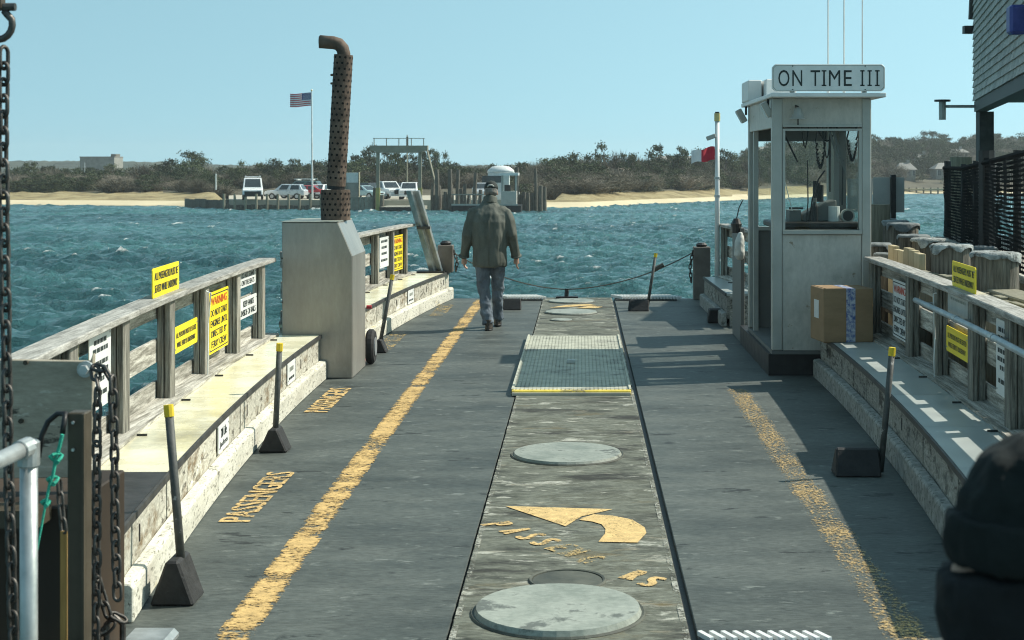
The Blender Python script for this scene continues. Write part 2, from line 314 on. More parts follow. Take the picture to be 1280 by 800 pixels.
M['dark_trim'] = pm('dark building trim', [(.03,.035,.033),(.06,.066,.062)], 5, rough=.6, rnd=.05)
M['skin'] = pm('skin', [(.42,.25,.18),(.5,.31,.23)], 12, rough=.55, bump=.1, rnd=0)
M['skin_dark'] = M['skin']
M['hair'] = pm('grey hair', [(.1,.095,.085),(.24,.23,.21)], 30, (1,1,.3), rough=.8, bump=.4, rnd=0)
M['jacket'] = pm('olive grey jacket', [(.07,.077,.063),(.118,.126,.105)], 7, (1,1,.4), rough=.8, bump=.5, bd=.015, rnd=0, bscale=2.2, grain=(120,.25,(1,1,1)))
M['jeans'] = pm('faded blue jeans', [(.075,.098,.125),(.17,.205,.24)], 8, (1,1,.5), rough=.85, bump=.5, bd=.012, rnd=0, bscale=2.5, grain=(120,.25,(1,1,1)))
M['cloth_black'] = pm('black cloth', [(.003,.0035,.004),(.008,.009,.010)], 12, rough=.85, bump=.4, rnd=0)
M['cloth_green'] = pm('dark green knit', [(.004,.007,.0065),(.010,.015,.014)], 60, (1,1,3), rough=.9, bump=.6, rnd=0)
M['shoe'] = pm('dark brown leather', [(.025,.02,.016),(.05,.042,.034)], 14, rough=.55, bump=.15, rnd=0)
M['cap_cloth'] = pm('dark cap cloth', [(.02,.026,.024),(.04,.048,.045)], 14, rough=.85, bump=.3, rnd=0)
M['cap_pale'] = pm('pale cap patch', [(.4,.42,.4)], 14, rough=.85, rnd=0)
M['cord_black'] = pm('black cable', [(.012,.012,.012),(.025,.025,.025)], 20, rough=.45, rnd=0)
M['sand'] = pm('beach sand', [(.5,.42,.27),(.6,.51,.34)], .12, (1,1,1), rough=.95, bump=.3, bd=.2, rnd=0)
M['wet_sand'] = pm('wet sand', [(.3,.25,.16),(.4,.34,.22)], .2, rough=.8, rnd=0, bump=.1)
M['dune'] = pm('dune grass', [(.17,.13,.06),(.27,.215,.105),(.34,.28,.15)], .35, (1,1,1), rough=.95, bump=.6, bd=.4, rnd=0)
M['scrubland'] = pm('brown scrub ground', [(.06,.054,.034),(.10,.09,.06)], .2, rough=.95, bump=.5, bd=.4, rnd=0)
M['hill'] = pm('wooded hill', [(.012,.022,.014),(.03,.043,.027),(.05,.06,.038)], .05, (1,1,1), detail=10, rough=.95, bump=1, bd=2, rnd=0)
M['gravel'] = pm('pale car park', [(.36,.33,.26),(.46,.42,.34)], .5, rough=.95, rnd=0, bump=.2)
M['leaf'] = pm('evergreen foliage', [(.03,.044,.02),(.058,.076,.035),(.09,.108,.054)], 1.3, rough=.8, bump=0, rnd=.3, spec=.2)
M['twig'] = pm('bare brown twigs', [(.085,.078,.055),(.145,.132,.098),(.21,.192,.148)], .9, rough=.9, bump=0, rnd=.3, spec=.1)
M['twig_pale'] = pm('grey brush', [(.24,.205,.16),(.34,.3,.245)], .9, rough=.9, bump=0, rnd=.25, spec=.1)
M['bark'] = pm('bark', [(.06,.05,.04),(.1,.085,.07)], 3, (1,1,.3), rough=.9, rnd=.1)
M['cargl'] = pm('car window glass', [(.02,.027,.03),(.035,.045,.05)], 2, rough=.08, bump=0, rnd=0, spec=.8)
def paint(n, c, metal=0): return pm(n, [tuple(x*.92 for x in c), c], 2, rough=.28, metal=metal, bump=0, rnd=0, rvar=.05, spec=.6)
M['p_white']=paint('white car paint',(.78,.79,.78)); M['p_silver']=paint('silver car paint',(.55,.58,.6),.3); M['p_red']=paint('red car paint',(.45,.03,.04))
M['p_teal']=paint('dark green car paint',(.05,.1,.09)); M['p_dark']=paint('dark car paint',(.03,.035,.04)); M['p_ltteal']=paint('pale teal car paint',(.42,.56,.58),.2)
M['tyre']=pm('tyre',[(.015,.015,.015),(.03,.03,.03)],9,rough=.8,rnd=0); M['rim']=pm('alloy rim',[(.4,.41,.42),(.5,.51,.52)],9,rough=.4,metal=.6,rnd=0)
M['lamp_lens']=pm('headlight lens',[(.6,.62,.62),(.75,.77,.77)],9,rough=.15,rnd=0,bump=0)
M['flag_red']=pm('flag red',[(.5,.04,.06),(.6,.06,.08)],8,rough=.8,rnd=0); M['flag_white']=pm('flag white',[(.7,.7,.7),(.8,.8,.8)],8,rough=.8,rnd=0); M['flag_blue']=pm('flag blue',[(.04,.05,.18),(.06,.07,.22)],8,rough=.8,rnd=0)
M['house']=pm('grey house shingle',[(.2,.2,.18),(.28,.28,.25)],1,rough=.9,rnd=.1); M['house_roof']=pm('pale house roof',[(.2,.195,.18),(.27,.26,.24)],1,rough=.85,rnd=.1)
M['amber']=pm('amber lens',[(.5,.4,.15),(.6,.5,.2)],8,rough=.2,rnd=0,bump=0); M['blue_thing']=pm('blue enamel',[(.03,.05,.22),(.05,.07,.3)],8,rough=.4,rnd=0)
M['concrete']=pm('stained concrete',[(.22,.22,.18),(.36,.35,.29)],1.2,rough=.9,bump=.3,rnd=.05,spot=((.1,.1,.08),1.5,.58,.15))
m,N,L,b = nt('window glass')                       # thin pane: mostly clear, mirror-like at grazing angles
lw=N.new('ShaderNodeLayerWeight'); lw.inputs[0].default_value=.22; tr=N.new('ShaderNodeBsdfTransparent'); tr.inputs[0].default_value=(.93,.95,.94,1); gl=N.new('ShaderNodeBsdfGlossy'); gl.inputs['Roughness'].default_value=.03
mr=N.new('ShaderNodeMapRange'); mr.inputs[3].default_value=.0; mr.inputs[4].default_value=.45; mx=N.new('ShaderNodeMixShader')
L.new(lw.outputs['Fresnel'],mr.inputs[0]); L.new(mr.outputs[0],mx.inputs[0]); L.new(tr.outputs[0],mx.inputs[1]); L.new(gl.outputs[0],mx.inputs[2]); L.new(mx.outputs[0],N['Material Output'].inputs[0]); M['glass']=m
# water: teal body, rippled normals, foam where the mesh marks a breaking crest
m,N,L,b = nt('harbour water')
tc=N.new('ShaderNodeTexCoord'); mp=N.new('ShaderNodeMapping'); mp.inputs['Scale'].default_value=(.75,1.15,1); L.new(tc.outputs['Object'],mp.inputs[0])
n1=N.new('ShaderNodeTexNoise'); n1.inputs['Scale'].default_value=1.9; n1.inputs['Detail'].default_value=9; n1.inputs['Roughness'].default_value=.68; n1.inputs['Distortion'].default_value=.6; L.new(mp.outputs[0],n1.inputs['Vector'])
n2=N.new('ShaderNodeTexNoise'); n2.inputs['Scale'].default_value=.05; n2.inputs['Detail'].default_value=3; L.new(mp.outputs[0],n2.inputs['Vector'])
bp=N.new('ShaderNodeBump'); bp.inputs['Strength'].default_value=1.0; bp.inputs['Distance'].default_value=.45; L.new(n1.outputs[0],bp.inputs['Height']); L.new(bp.outputs[0],b.inputs['Normal'])
cr=N.new('ShaderNodeValToRGB'); e=cr.color_ramp.elements; e[0].position=.35; e[0].color=(.022,.085,.096,1); e[1].position=.66; e[1].color=(.062,.185,.19,1); L.new(n2.outputs[0],cr.inputs[0])
at=N.new('ShaderNodeAttribute'); at.attribute_name='foam'; n3=N.new('ShaderNodeTexNoise'); n3.inputs['Scale'].default_value=5; n3.inputs['Detail'].default_value=7; n3.inputs['Roughness'].default_value=.7; L.new(mp.outputs[0],n3.inputs['Vector'])
ml=N.new('ShaderNodeMath'); ml.operation='MULTIPLY'; L.new(at.outputs['Fac'],ml.inputs[0]); L.new(n3.outputs[0],ml.inputs[1])
mr=N.new('ShaderNodeMapRange'); mr.inputs[1].default_value=.25; mr.inputs[2].default_value=.5; L.new(ml.outputs[0],mr.inputs[0])
mx=N.new('ShaderNodeMix'); mx.data_type='RGBA'; L.new(mr.outputs[0],mx.inputs[0]); L.new(cr.outputs[0],mx.inputs[6]); mx.inputs[7].default_value=(.75,.78,.76,1); L.new(mx.outputs[2],b.inputs['Base Color'])
rg=N.new('ShaderNodeMapRange'); rg.inputs[3].default_value=.07; rg.inputs[4].default_value=.7; L.new(mr.outputs[0],rg.inputs[0]); L.new(rg.outputs[0],b.inputs['Roughness']); b.inputs['IOR'].default_value=1.33
M['water']=m

# ------------------------------------------------------------------ water
def build_water():
    ys=[-30.0]; 
    while ys[-1]<440: ys.append(ys[-1]+max(.16,.0034*abs(ys[-1]))*(4 if ys[-1]<6 else 1))
    xs=[0.0]
    while xs[-1]<330: xs.append(xs[-1]+.16+.006*max(0,xs[-1]-4)*(1+xs[-1]*.012))
    xs=[-x for x in xs[:0:-1]]+xs
    X,Y=np.meshgrid(np.array(xs),np.array(ys)); H=np.zeros_like(X); D=np.zeros_like(X)
    rng=np.random.RandomState(3)
    warp=.8*np.sin(X*.13+Y*.07)+.7*np.sin(X*.05-Y*.11+1)
    for k in range(44):
        lam=.32*(1.052**k); a=.021*lam**.8
        th=R(250)+rng.normal(0,.5); ph=rng.uniform(0,6.28)
        kx,ky=2*math.pi/lam*math.cos(th),2*math.pi/lam*math.sin(th)
        s=np.sin(kx*(X+warp)+ky*(Y+warp*.6)+ph)
        fade=np.clip(lam/(.0034*np.abs(Y)*2.0+.2),0,1)
        H+=a*fade*(1.0-np.abs(s)*1.25)*.9 if k%2 else a*fade*s
    patch=np.sin(X*.21+1.3)*np.sin(Y*.13+.4)+.8*np.sin(X*.09+Y*.16)
    foam=np.clip((H-np.percentile(H,97.3)+.04*(patch-.6))*9,0,1)
    foam*=(patch>-.1)
    H*=1+.3*np.sin(X*.06+.8*np.sin(Y*.05))*np.sin(Y*.075+.5)
    Z=H+(-1.2-.011*Y)
    me=bpy.data.meshes.new('water'); ny,nx=X.shape
    me.vertices.add(nx*ny); me.vertices.foreach_set('co',np.stack([X,Y,Z],-1).astype(np.float32).ravel())
    i=(np.arange(ny-1)[:,None]*nx+np.arange(nx-1)[None,:]).ravel()
    q=np.stack([i,i+1,i+nx+1,i+nx],-1).astype(np.int32)
    me.loops.add(q.size); me.loops.foreach_set('vertex_index',q.ravel()); me.polygons.add(len(q))
    me.polygons.foreach_set('loop_start',np.arange(0,q.size,4,dtype=np.int32)); me.polygons.foreach_set('use_smooth',np.ones(len(q),dtype=bool))
    me.update(calc_edges=True); at=me.attributes.new('foam','FLOAT','POINT'); at.data.foreach_set('value',foam.astype(np.float32).ravel())
    me.materials.append(M['water']); o=bpy.data.objects.new('water',me); C.objects.link(o); tag(o,'choppy teal harbour water with small breaking whitecaps','water',kind='structure')
    print('water quads',len(q))
build_water()

# ------------------------------------------------------------------ far shore
US=[(-700,190),(-200,186),(0,182),(200,176),(285,168),(330,164),(690,162),(735,164),(800,184),(870,206),(960,240),(1010,262),(1080,310),(1150,334),(1300,350),(1500,360),(2200,380)]
def shoreY(u): px=u*F+VX; return float(np.interp(px,[a for a,_ in US],[b for _,b in US]))
def hillk(u):
    px=u*F+VX; return float(np.interp(px,[-700,0,300,650,760,900,1000,1100,1200,1400,2200],[0,0,0,.0,.35,.75,1.3,1.9,2.2,2.4,2.4]))
def land_h(u,d):
    h=float(np.interp(d,[-12,0,12,24,40,70,120,250,700,1500],[-1.6,-.05,.9,1.5,1.9,2.1,2.6,3.2,4,5]))
    k=hillk(u); h+=k*float(np.interp(d,[20,60,140,300,900],[0,1.2,4.2,5.5,6]))
    px=u*F+VX
    if 270<px<700 and d<42: h=min(h,.75 if d<34 else 1.0)
    return h
def build_land():
    ds=[-12,-4,0,3,6,9,12,16,20,25,30,36,42,50,60,75,95,120,150,200,280,400,560,700]
    us=np.linspace(-.80,.80,330); vs=[];fs=[];ms=[]
    for i,u in enumerate(us):
        for d in ds:
            jit=1.6*noise.noise((u*60,d*.05,0)) if 0<d<60 else 0
            Y=shoreY(u)+d+.8*noise.noise((u*40,0,5)); vs.append((u*Y,Y,wz(Y)+land_h(u,d)+(.25*noise.noise((u*300,d*.3,2)) if d>12 else 0)))
    n=len(ds)
    for i in range(len(us)-1):
        for j in range(n-1):
            fs.append((i*n+j,(i+1)*n+j,(i+1)*n+j+1,i*n+j+1))
            u=us[i]; d=ds[j]; g=8+3*noise.noise((u*45,3,0)); t=24+6*noise.noise((u*33,8,0)); px=u*F+VX
            if px>1020: g=5;t=9
            ms.append(1 if d<1 else 0 if d<g else 2 if d<t else 3)
    me=bpy.data.meshes.new('far_shore'); me.from_pydata(vs,[],fs)
    for k in ('sand','wet_sand','dune','scrubland'): me.materials.append(M[k])
    me.polygons.foreach_set('material_index',ms); me.polygons.foreach_set('use_smooth',[True]*len(fs)); me.update()
    o=bpy.data.objects.new('far_shore',me); C.objects.link(o); tag(o,'sandy beach backed by tan dune grass and brown scrub ground','beach',kind='structure')
    # distant wooded hills
    vs=[];fs=[]; n=1100
    for i in range(n):
        x=-900+1800*i/(n-1)
        top=12.6+2.0*noise.noise((x*.004,0,0))+1.3*noise.noise((x*.03,4,0))+1.0*noise.noise((x*.15,7,0))+1.3*abs(noise.noise((x*.4,9,0))) + (1.5 if x<-250 else 0)
        for (dy,h) in ((0,0),(20,top*.55),(45,top*.9),(70,top),(160,top*.4)):
            Y=860+dy; vs.append((x,Y+6*noise.noise((x*.05,dy,1)),wz(Y)+h))
    for i in range(n-1):
        for j in range(4): fs.append((i*5+j,(i+1)*5+j,(i+1)*5+j+1,i*5+j+1))
    me=bpy.data.meshes.new('distant_hills'); me.from_pydata(vs,[],fs); me.materials.append(M['hill']); me.update()
    o=bpy.data.objects.new('distant_hills',me); C.objects.link(o); tag(o,'low wooded hills on the horizon','hills',kind='structure')
build_land()

def clump_mesh(name, kind, seed, n):
    """one tree crown or bush about 1 unit high and wide, made of many small faces"""
    rg=random.Random(seed); vs=[];fs=[]
    def tri(c,s,flat=1):
        a=Vector((rg.gauss(0,1),rg.gauss(0,1),rg.gauss(0,1)*flat)).normalized(); b_=a.orthogonal().normalized(); b_.rotate(Matrix.Rotation(rg.uniform(0,6.28),3,a))
        o=len(vs); c=Vector(c); x=b_*s; y=a.cross(b_)*s
        vs.extend([c-x*.6-y*.4,c+x*.6-y*.4,c+y*.7]); fs.append((o,o+1,o+2))
    def stick(a,b,w):
        o=len(vs); d=(b-a).normalized(); x=d.orthogonal().normalized(); x.rotate(Matrix.Rotation(rg.uniform(0,6.28),3,d)); vs.extend([a-x*w,a+x*w,b]); fs.append((o,o+1,o+2))
    if kind=='evergreen':
        cl=[]
        for k in range(26):
            z=rg.uniform(.12,1)**.9; r=.48*(1-.62*z**1.6)*math.sqrt(rg.uniform(.1,1)); a=rg.uniform(0,6.28)
            cl.append((Vector((r*math.cos(a),r*math.sin(a),z)), rg.uniform(.10,.17)*(1.15-.5*z)))
        for k in range(n):
            c,r=rg.choice(cl); p=Vector((rg.gauss(0,1),rg.gauss(0,1),rg.gauss(0,.75)))*r*.62
            tri(c+p,rg.uniform(.025,.05),.6)
    elif kind=='pine':                                  # flat-layered seaside pine
        cl=[]
        for k in range(13):
            z=rg.uniform(.42,1); a=rg.uniform(0,6.28); r=rg.uniform(.05,.48)*(1.25-.75*z)
            cl.append((Vector((r*math.cos(a),r*math.sin(a),z)),rg.uniform(.10,.16)))
        for k in range(n):
            c,r=rg.choice(cl); p=Vector((rg.gauss(0,1),rg.gauss(0,1),rg.gauss(0,.38)))*r*.75; tri(c+p,rg.uniform(.02,.042),.5)
        for c,r in cl: stick(Vector((0,0,c.z-.18)),c,.012)
    else:                                              # bare scrub: fans of twigs
        for k in range(n):
            a=rg.uniform(0,6.28); r0=rg.uniform(0,.34); b0=Vector((r0*math.cos(a),r0*math.sin(a),rg.uniform(0,.5)))
            t=Vector((rg.gauss(0,.14)+b0.x*.7,rg.gauss(0,.14)+b0.y*.7,rg.uniform(.18,.5)))
            e_=b0+t; e_.z=min(e_.z,1.0-.9*(e_.x**2+e_.y**2)+rg.uniform(-.08,.06)); stick(b0,e_,rg.uniform(.005,.014))
            for q in range(2):
                m_=b0.lerp(e_,rg.uniform(.35,.9)); stick(m_,m_+Vector((rg.gauss(0,.07),rg.gauss(0,.07),rg.uniform(.03,.14))),.006)
    return vs,fs
TPL={}
for k,(kind,n) in {'evergreen':('evergreen',1500),'pine':('pine',1300),'scrub':('scrub',700)}.items():
    TPL[k]=[clump_mesh(k,kind,100+i*7+len(k),n) for i in range(4)]
def tpl_mesh(k,i,mat):
    me=bpy.data.meshes.new(k+'_crown'); me.from_pydata(*((TPL[k][i][0],[],TPL[k][i][1]))); me.materials.append(mat); me.update(); return me
CROWN={('evergreen',i):tpl_mesh('evergreen',i,M['leaf']) for i in range(4)}
CROWN.update({('pine',i):tpl_mesh('pine',i,M['leaf']) for i in range(4)})
CROWN.update({('scrub',i):tpl_mesh('scrub',i,M['twig']) for i in range(4)})
tk=MB(); tk.tube([(0,0,0),(.015,.01,.3),(0,0,.6),(.01,-.01,.85)],[.03,.024,.016,.005],6); 
for a in range(5): tk.tube([(0,0,.25+.1*a),(.16*math.cos(a*2.3),.16*math.sin(a*2.3),.42+.1*a)],[.012,.004],4)
TRUNK=tk.mesh('trunk',M['bark'])
NT=[0]
def ground(px,d):
    u=(px-VX)/F; Y=shoreY(u)+d; return Vector((u*Y,Y,wz(Y)+land_h(u,d)-.1))
def tree(px,d,h,w,kind,label,group):
    i=NT[0]%4; NT[0]+=1
    if label is None: label={'evergreen':'dark green cedar in the ','scrub':'leafless brown tree in the '}[kind]+group.replace('trees on','wood on'); group=('cedars in ' if kind=='evergreen' else 'bare trees in ')+group
    p=ground(px,d); rz=random.uniform(0,6.28)
    r=thing({'evergreen':'cedar_tree','pine':'pine_tree','scrub':'bare_tree'}[kind],p,label,'tree',group); r.rotation_euler=(0,0,rz)
    link_mesh('trunk',TRUNK,r,scale=(h,h,h)); link_mesh('crown',CROWN[(kind,i)],r,scale=(w,w,h))
rg=random.Random(21)
for px in list(range(40,285,17))+list(range(300,470,13)):
    tree(px+rg.uniform(-5,5),rg.uniform(44,66),rg.uniform(3.0,4.3),rg.uniform(3.2,5.2),'evergreen' if rg.random()<.6 else 'scrub',None,'woods behind the beach beside the car park')
tree(240,60,5.4,5.6,'pine','tall spreading pine with layered flat crown above the beach beside the car park scrub','pine')
tree(250,70,5.0,4.0,'pine','smaller pine leaning beside the tall spreading pine above the beach beside the car park','pine')
for px in range(432,560,10):
    tree(px+rg.uniform(-4,4),rg.uniform(46,64),rg.uniform(4.4,6.2),rg.uniform(2.8,4.2),'evergreen','tall dark green evergreen behind the steel gantry and parked cars','evergreens behind the gantry')
for px in range(655,960,14):
    tree(px+rg.uniform(-5,5),rg.uniform(34,60),rg.uniform(3.4,5.0)+(1.6 if px>740 else 0),rg.uniform(3.5,5.5),'evergreen' if rg.random()<.6 else 'scrub',None,'woods behind the beach past the docked ferry')
for px in range(965,1290,13):
    tree(px+rg.uniform(-5,5),rg.uniform(30,150),rg.uniform(3.5,5.5),rg.uniform(5,8.5),'evergreen' if rg.random()<.5 else 'scrub',None,'trees on the far hillside')
for px,dd in ((1088,150),(1155,160),(1165,150),(1180,160),(985,120),(1000,130),(1040,120)):
    tree(px,dd,rg.uniform(6,7.5),rg.uniform(5,7),'pine','open crowned pine on the skyline of the far hill','skyline pines')
# scrub mass that reads as one wood
def scrub_mass():
    vs=[];fs=[];ms=[]; o=0
    T={k:[(np.array([tuple(v) for v in t[0]]),np.array(t[1])) for t in TPL[k]] for k in ('evergreen','scrub')}
    rr=random.Random(5)
    def put(px,d,h,w,k,mi):
        nonlocal o
        v,f=T[k][rr.randrange(4)]; a=rr.uniform(0,6.28); c,s=math.cos(a),math.sin(a); p=ground(px,d)
        q=np.stack([(v[:,0]*c-v[:,1]*s)*w+p.x,(v[:,0]*s+v[:,1]*c)*w+p.y,v[:,2]*h+p.z],-1); vs.append(q); fs.append(f+o); ms.append(np.full(len(f),mi)); o+=len(v)
    for k in range(1450):
        px=rr.uniform(-60,1400) if k<640 else rr.uniform(650,960) if k<820 else rr.uniform(-40,650) if k<1000 else rr.uniform(930,1400)
        if px<285: d=rr.uniform(25,62)
        elif px<640: d=rr.uniform(44,80)
        else: d=rr.uniform(24,70)+(rr.uniform(0,110) if px>930 else 0)
        sc=.7+.5*min(1,max(0,(d-26)/40)); big=1.7 if px>960 else 1.35 if px>690 else 1.05
        h=rr.uniform(1.6,3.2)*sc*big; w=rr.uniform(2.6,5.2)*big
        if rr.random()<(.65 if px>930 else .55): put(px,d,h*.95,w*.9,'evergreen',1)
        else: put(px,d,h,w,'scrub',0 if rr.random()<.72 else 2)
    V=np.concatenate(vs);Fc=np.concatenate(fs).astype(np.int32);ms=np.concatenate(ms).astype(np.int32)
    me=bpy.data.meshes.new('scrub_wood'); me.vertices.add(len(V)); me.vertices.foreach_set('co',V.astype(np.float32).ravel())
    me.loops.add(Fc.size); me.loops.foreach_set('vertex_index',Fc.ravel()); me.polygons.add(len(Fc)); me.polygons.foreach_set('loop_start',np.arange(0,Fc.size,3,dtype=np.int32))
    for k in ('twig','leaf','twig_pale'): me.materials.append(M[k])
    me.polygons.foreach_set('material_index',ms); me.update(calc_edges=True); print('scrub tris',len(Fc))
    ob=bpy.data.objects.new('scrub_wood',me); C.objects.link(ob); tag(ob,'brown leafless scrub and low evergreens covering the far shore','scrub',kind='stuff')
scrub_mass()

M['gantry']=pm('dull gantry paint',[(.2,.19,.14),(.28,.265,.2)],1.5,rough=.7,rnd=0); M['gantry_sleeve']=pm('faded yellow sleeve',[(.3,.28,.1),(.38,.35,.14)],2,rough=.8,rnd=0)
# ---- far landing: car park, bulkheads, gantry, pilings, docked ferry, vehicles, houses
def FP(px,Y,h=0): return Vector(((px-VX)/F*Y,Y,wz(Y)+h))
def car_park():
    mb=MB(); pts=[FP(286,156),FP(470,152),FP(560,154),FP(640,156),FP(640,206),FP(286,206)]
    mb.add([(p.x,p.y,wz(p.y)+1.15) for p in pts]+[(p.x,p.y,wz(p.y)-1.5) for p in pts],[tuple(range(6))]+[(i,(i+1)%6,6+(i+1)%6,6+i) for i in range(6)])
    mb.build('car_park',M['gravel'],label='pale gravel car park at the far ferry landing',cat='car park',kind='structure')
car_park()
def plank_wall(a,b,z0,z1,n,mat,label,name='bulkhead'):
    r=thing(name,(a.x,a.y,min(wz(a.y),wz(b.y))),label,'wall'); 
    for i in range(n):
        p=a.lerp(b,i/n); q=a.lerp(b,(i+1)/n); d=(q-p).normalized(); nrm=Vector((d.y,-d.x,0)); zt=z1+random.uniform(-.05,.05)
        mb=MB(); p2=p+d*.015; q2=q-d*.015; off=nrm*random.uniform(.0,.03)
        mb.add([p2+off+Vector((0,0,z0)),q2+off+Vector((0,0,z0)),q2+off+Vector((0,0,zt)),p2+off+Vector((0,0,zt)),p2-nrm*.12+Vector((0,0,z0)),q2-nrm*.12+Vector((0,0,z0)),q2-nrm*.12+Vector((0,0,zt)),p2-nrm*.12+Vector((0,0,zt))],
           [(0,1,2,3),(4,7,6,5),(0,4,5,1),(1,5,6,2),(2,6,7,3),(3,7,4,0)]); mb.build('plank',mat,r)
    return r
plank_wall(FP(282,155.5),FP(432,152.5),-1.2,.62,28,M['pile'],'low dark timber bulkhead below the parked van and silver car')
plank_wall(FP(432,151.6),FP(468,151.4),-1.2,1.5,9,M['concrete'],'tall stained pale bulkhead between the notice post and the steel gantry')
plank_wall(FP(286,156.2),FP(232,168),-.2,1.1,12,M['pile'],'short timber groyne stepping onto the beach beside the car park','groyne')
for i,px in enumerate(np.linspace(280,428,12)):
    p=FP(px,155.2-.0*i-(px-280)*.018); MB().tube([p+Vector((0,0,-1)),p+Vector((0,0,1.75))],.13,8).build('guard_post',M['pile_pale'],label='short wooden guard post along the edge of the far car park',cat='post',group='guard posts along the car park edge')
def piling(px,Y,h,r=.17,label=None,group=None,mat='pile'):
    cl='tall' if h>3.5 else 'short' if h<2.15 else 'middling'; label=label or cl+' grey timber piling at the far ferry slip'; group=group or cl+' pilings of the far ferry slip'
    p=FP(px,Y); mb=MB(); mb.tube([p+Vector((0,0,-2)),p+Vector((random.uniform(-.05,.05),0,h*.6)),p+Vector((random.uniform(-.08,.08),0,h))],[r*1.1,r,r*.92],9); mb.build('piling',M[mat],smooth=False,label=label,cat='piling',group=group)
for px,h in ((468,2.4),(477,1.7),(541,2.9),(546,4.2),(549,2.6),(556,2.0),(562,4.2),(565,2.8),(572,4.2),(577,2.3),(581,2.8),(594,3.9),(600,2.2),(646,4.4),(670,4.3),(676,2.6),(681,2.5),(655,2.0),(660,1.9),(666,1.9),(586,1.7)):
    piling(px,149+random.uniform(-.8,2.5),h,random.uniform(.16,.24))
plank_wall(FP(648,151),FP(682,151),-1.2,1.75,8,M['pile'],'dark timber fender wall beside the beach at the end of the far slip','fender_wall')
plank_wall(FP(541,150.2),FP(560,150.2),-1.2,1.7,5,M['pile'],'dark timber fender wall between the two far slips','fender_wall')
# gantry with transfer ramp
g0=FP(500,150.5); gr=thing('steel_gantry',g0,'grey steel gantry frame over the far ferry ramp with railed top beam','gantry')
for px in (472.5,525): p=FP(px,150.5); MB().box(p.x-.16,p.x+.16,p.y-.16,p.y+.16,p.z-1,p.z+6.15).build('leg',M['gantry'],gr); MB().box(p.x-.2,p.x+.2,p.y-.2,p.y+.2,p.z-.8,p.z+2.4).build('leg_sleeve',M['gantry_sleeve'],gr)
a=FP(463,150.5,6.15); b_=FP(535,150.5,6.15); MB().prism([(a.x,a.z+.0),(a.x+.9,a.z-.3),(b_.x-.9,b_.z-.3),(b_.x,b_.z),(b_.x,b_.z+.42),(a.x,a.z+.42)],'y',150,151).build('top_beam',M['gantry'],gr)
for i in range(5):
    x=a.x+.4+(b_.x-a.x-.8)*i/4; MB().box(x-.04,x+.04,150.2,150.28,a.z+.42,a.z+1.15).build('rail_post',M['gantry'],gr)
MB().box(a.x+.3,b_.x-.3,150.2,150.26,a.z+1.1,a.z+1.16).build('hand_rail',M['gantry'],gr)
MB().beam(FP(534,150.5,6.1),FP(545,149.5,2.6),.14,.14).build('brace',M['gantry'],gr)
p=FP(488,147,.55); q=FP(521,147,.55); MB().box(p.x-1,q.x+.4,146.6,153,p.z-.35,p.z).build('ramp_deck',M['concrete'],gr)
MB().box(p.x-1,q.x+.4,146.5,146.58,p.z-.36,p.z+.01).build('ramp_edge',M['black'],gr)
# mast behind the gantry, flag pole
p=FP(509,165,1.15); r=thing('utility_mast',p,'slim grey mast standing behind the steel gantry','mast'); MB().tube([p,p+Vector((0,0,6.9))],[.09,.06],8).build('pole',M['pile_pale'],r); MB().box(p.x-.1,p.x+.12,p.y-.1,p.y+.1,p.z+5.3,p.z+6.7).build('lamp_head',M['pile'],r)
p=FP(390.5,154.5,1.15); r=thing('flag_pole',p,'tall white flag pole flying a striped flag at the far car park','flagpole')
ptop=P(389.5,114,154.5); MB().tube([p,(ptop.x,p.y,ptop.z)],[.10,.055],8).build('pole',M['roofw'],r); MB().ball((ptop.x,p.y,ptop.z+.08),.1,.1,.1).build('finial',M['amber'],r)
def us_flag(x,y,z,w,h,parent):
    mb=MB(); nx=14
    def pos(i,t): s_=i/nx; return (x-w*s_, y+.16*math.sin(s_*7)*s_**.5, z-h*t-.10*s_*h+.06*math.sin(s_*6+1)*s_ - .04*s_)
    for i in range(nx):
        for k in range(13):
            mi=2 if (i<nx*.42 and k<7) else (0 if k%2==0 else 1)
            mb.add([pos(i,k/13),pos(i+1,k/13),pos(i+1,(k+1)/13),pos(i,(k+1)/13)],[(0,1,2,3)],mi)
    o=mb.build('flag',[M['flag_red'],M['flag_white'],M['flag_blue']],parent); o.modifiers.new('thick','SOLIDIFY').thickness=.01
    st=MB()
    for rr_ in range(9):
        for c_ in range(6 if rr_%2==0 else 5):
            i=.35+(c_+(0 if rr_%2==0 else .5))*.95; q=Vector(pos(i,(rr_+.6)*7/13/9.2)); s_=w*.011
            for dy in (-.02,.02): st.add([q+Vector((-s_,dy,-s_)),q+Vector((s_,dy,-s_)),q+Vector((s_,dy,s_)),q+Vector((-s_,dy,s_))],[(0,1,2,3)])
    st.build('stars',M['flag_white'],parent,kind='stuff')
us_flag(ptop.x-.06,p.y,ptop.z-.12,2.15,1.35,r)
# kiosk with sign panel
p=FP(441,153,1.15); r=thing('notice_kiosk',p,'grey notice post with white panel on top beside the far gantry','kiosk')
MB().box(p.x-.6,p.x+.6,p.y-.3,p.y+.3,p.z,p.z+1.75).build('cabinet',M['house'],r); MB().box(p.x-.65,p.x+.65,p.y-.34,p.y+.3,p.z+1.75,p.z+2.75).build('panel',M['signw'],r); MB().box(p.x-.68,p.x-.6,p.y-.38,p.y+.3,p.z,p.z+2.8).build('post',M['pile_pale'],r); MB().box(p.x+.6,p.x+.68,p.y-.38,p.y+.3,p.z,p.z+2.8).build('post',M['pile_pale'],r)

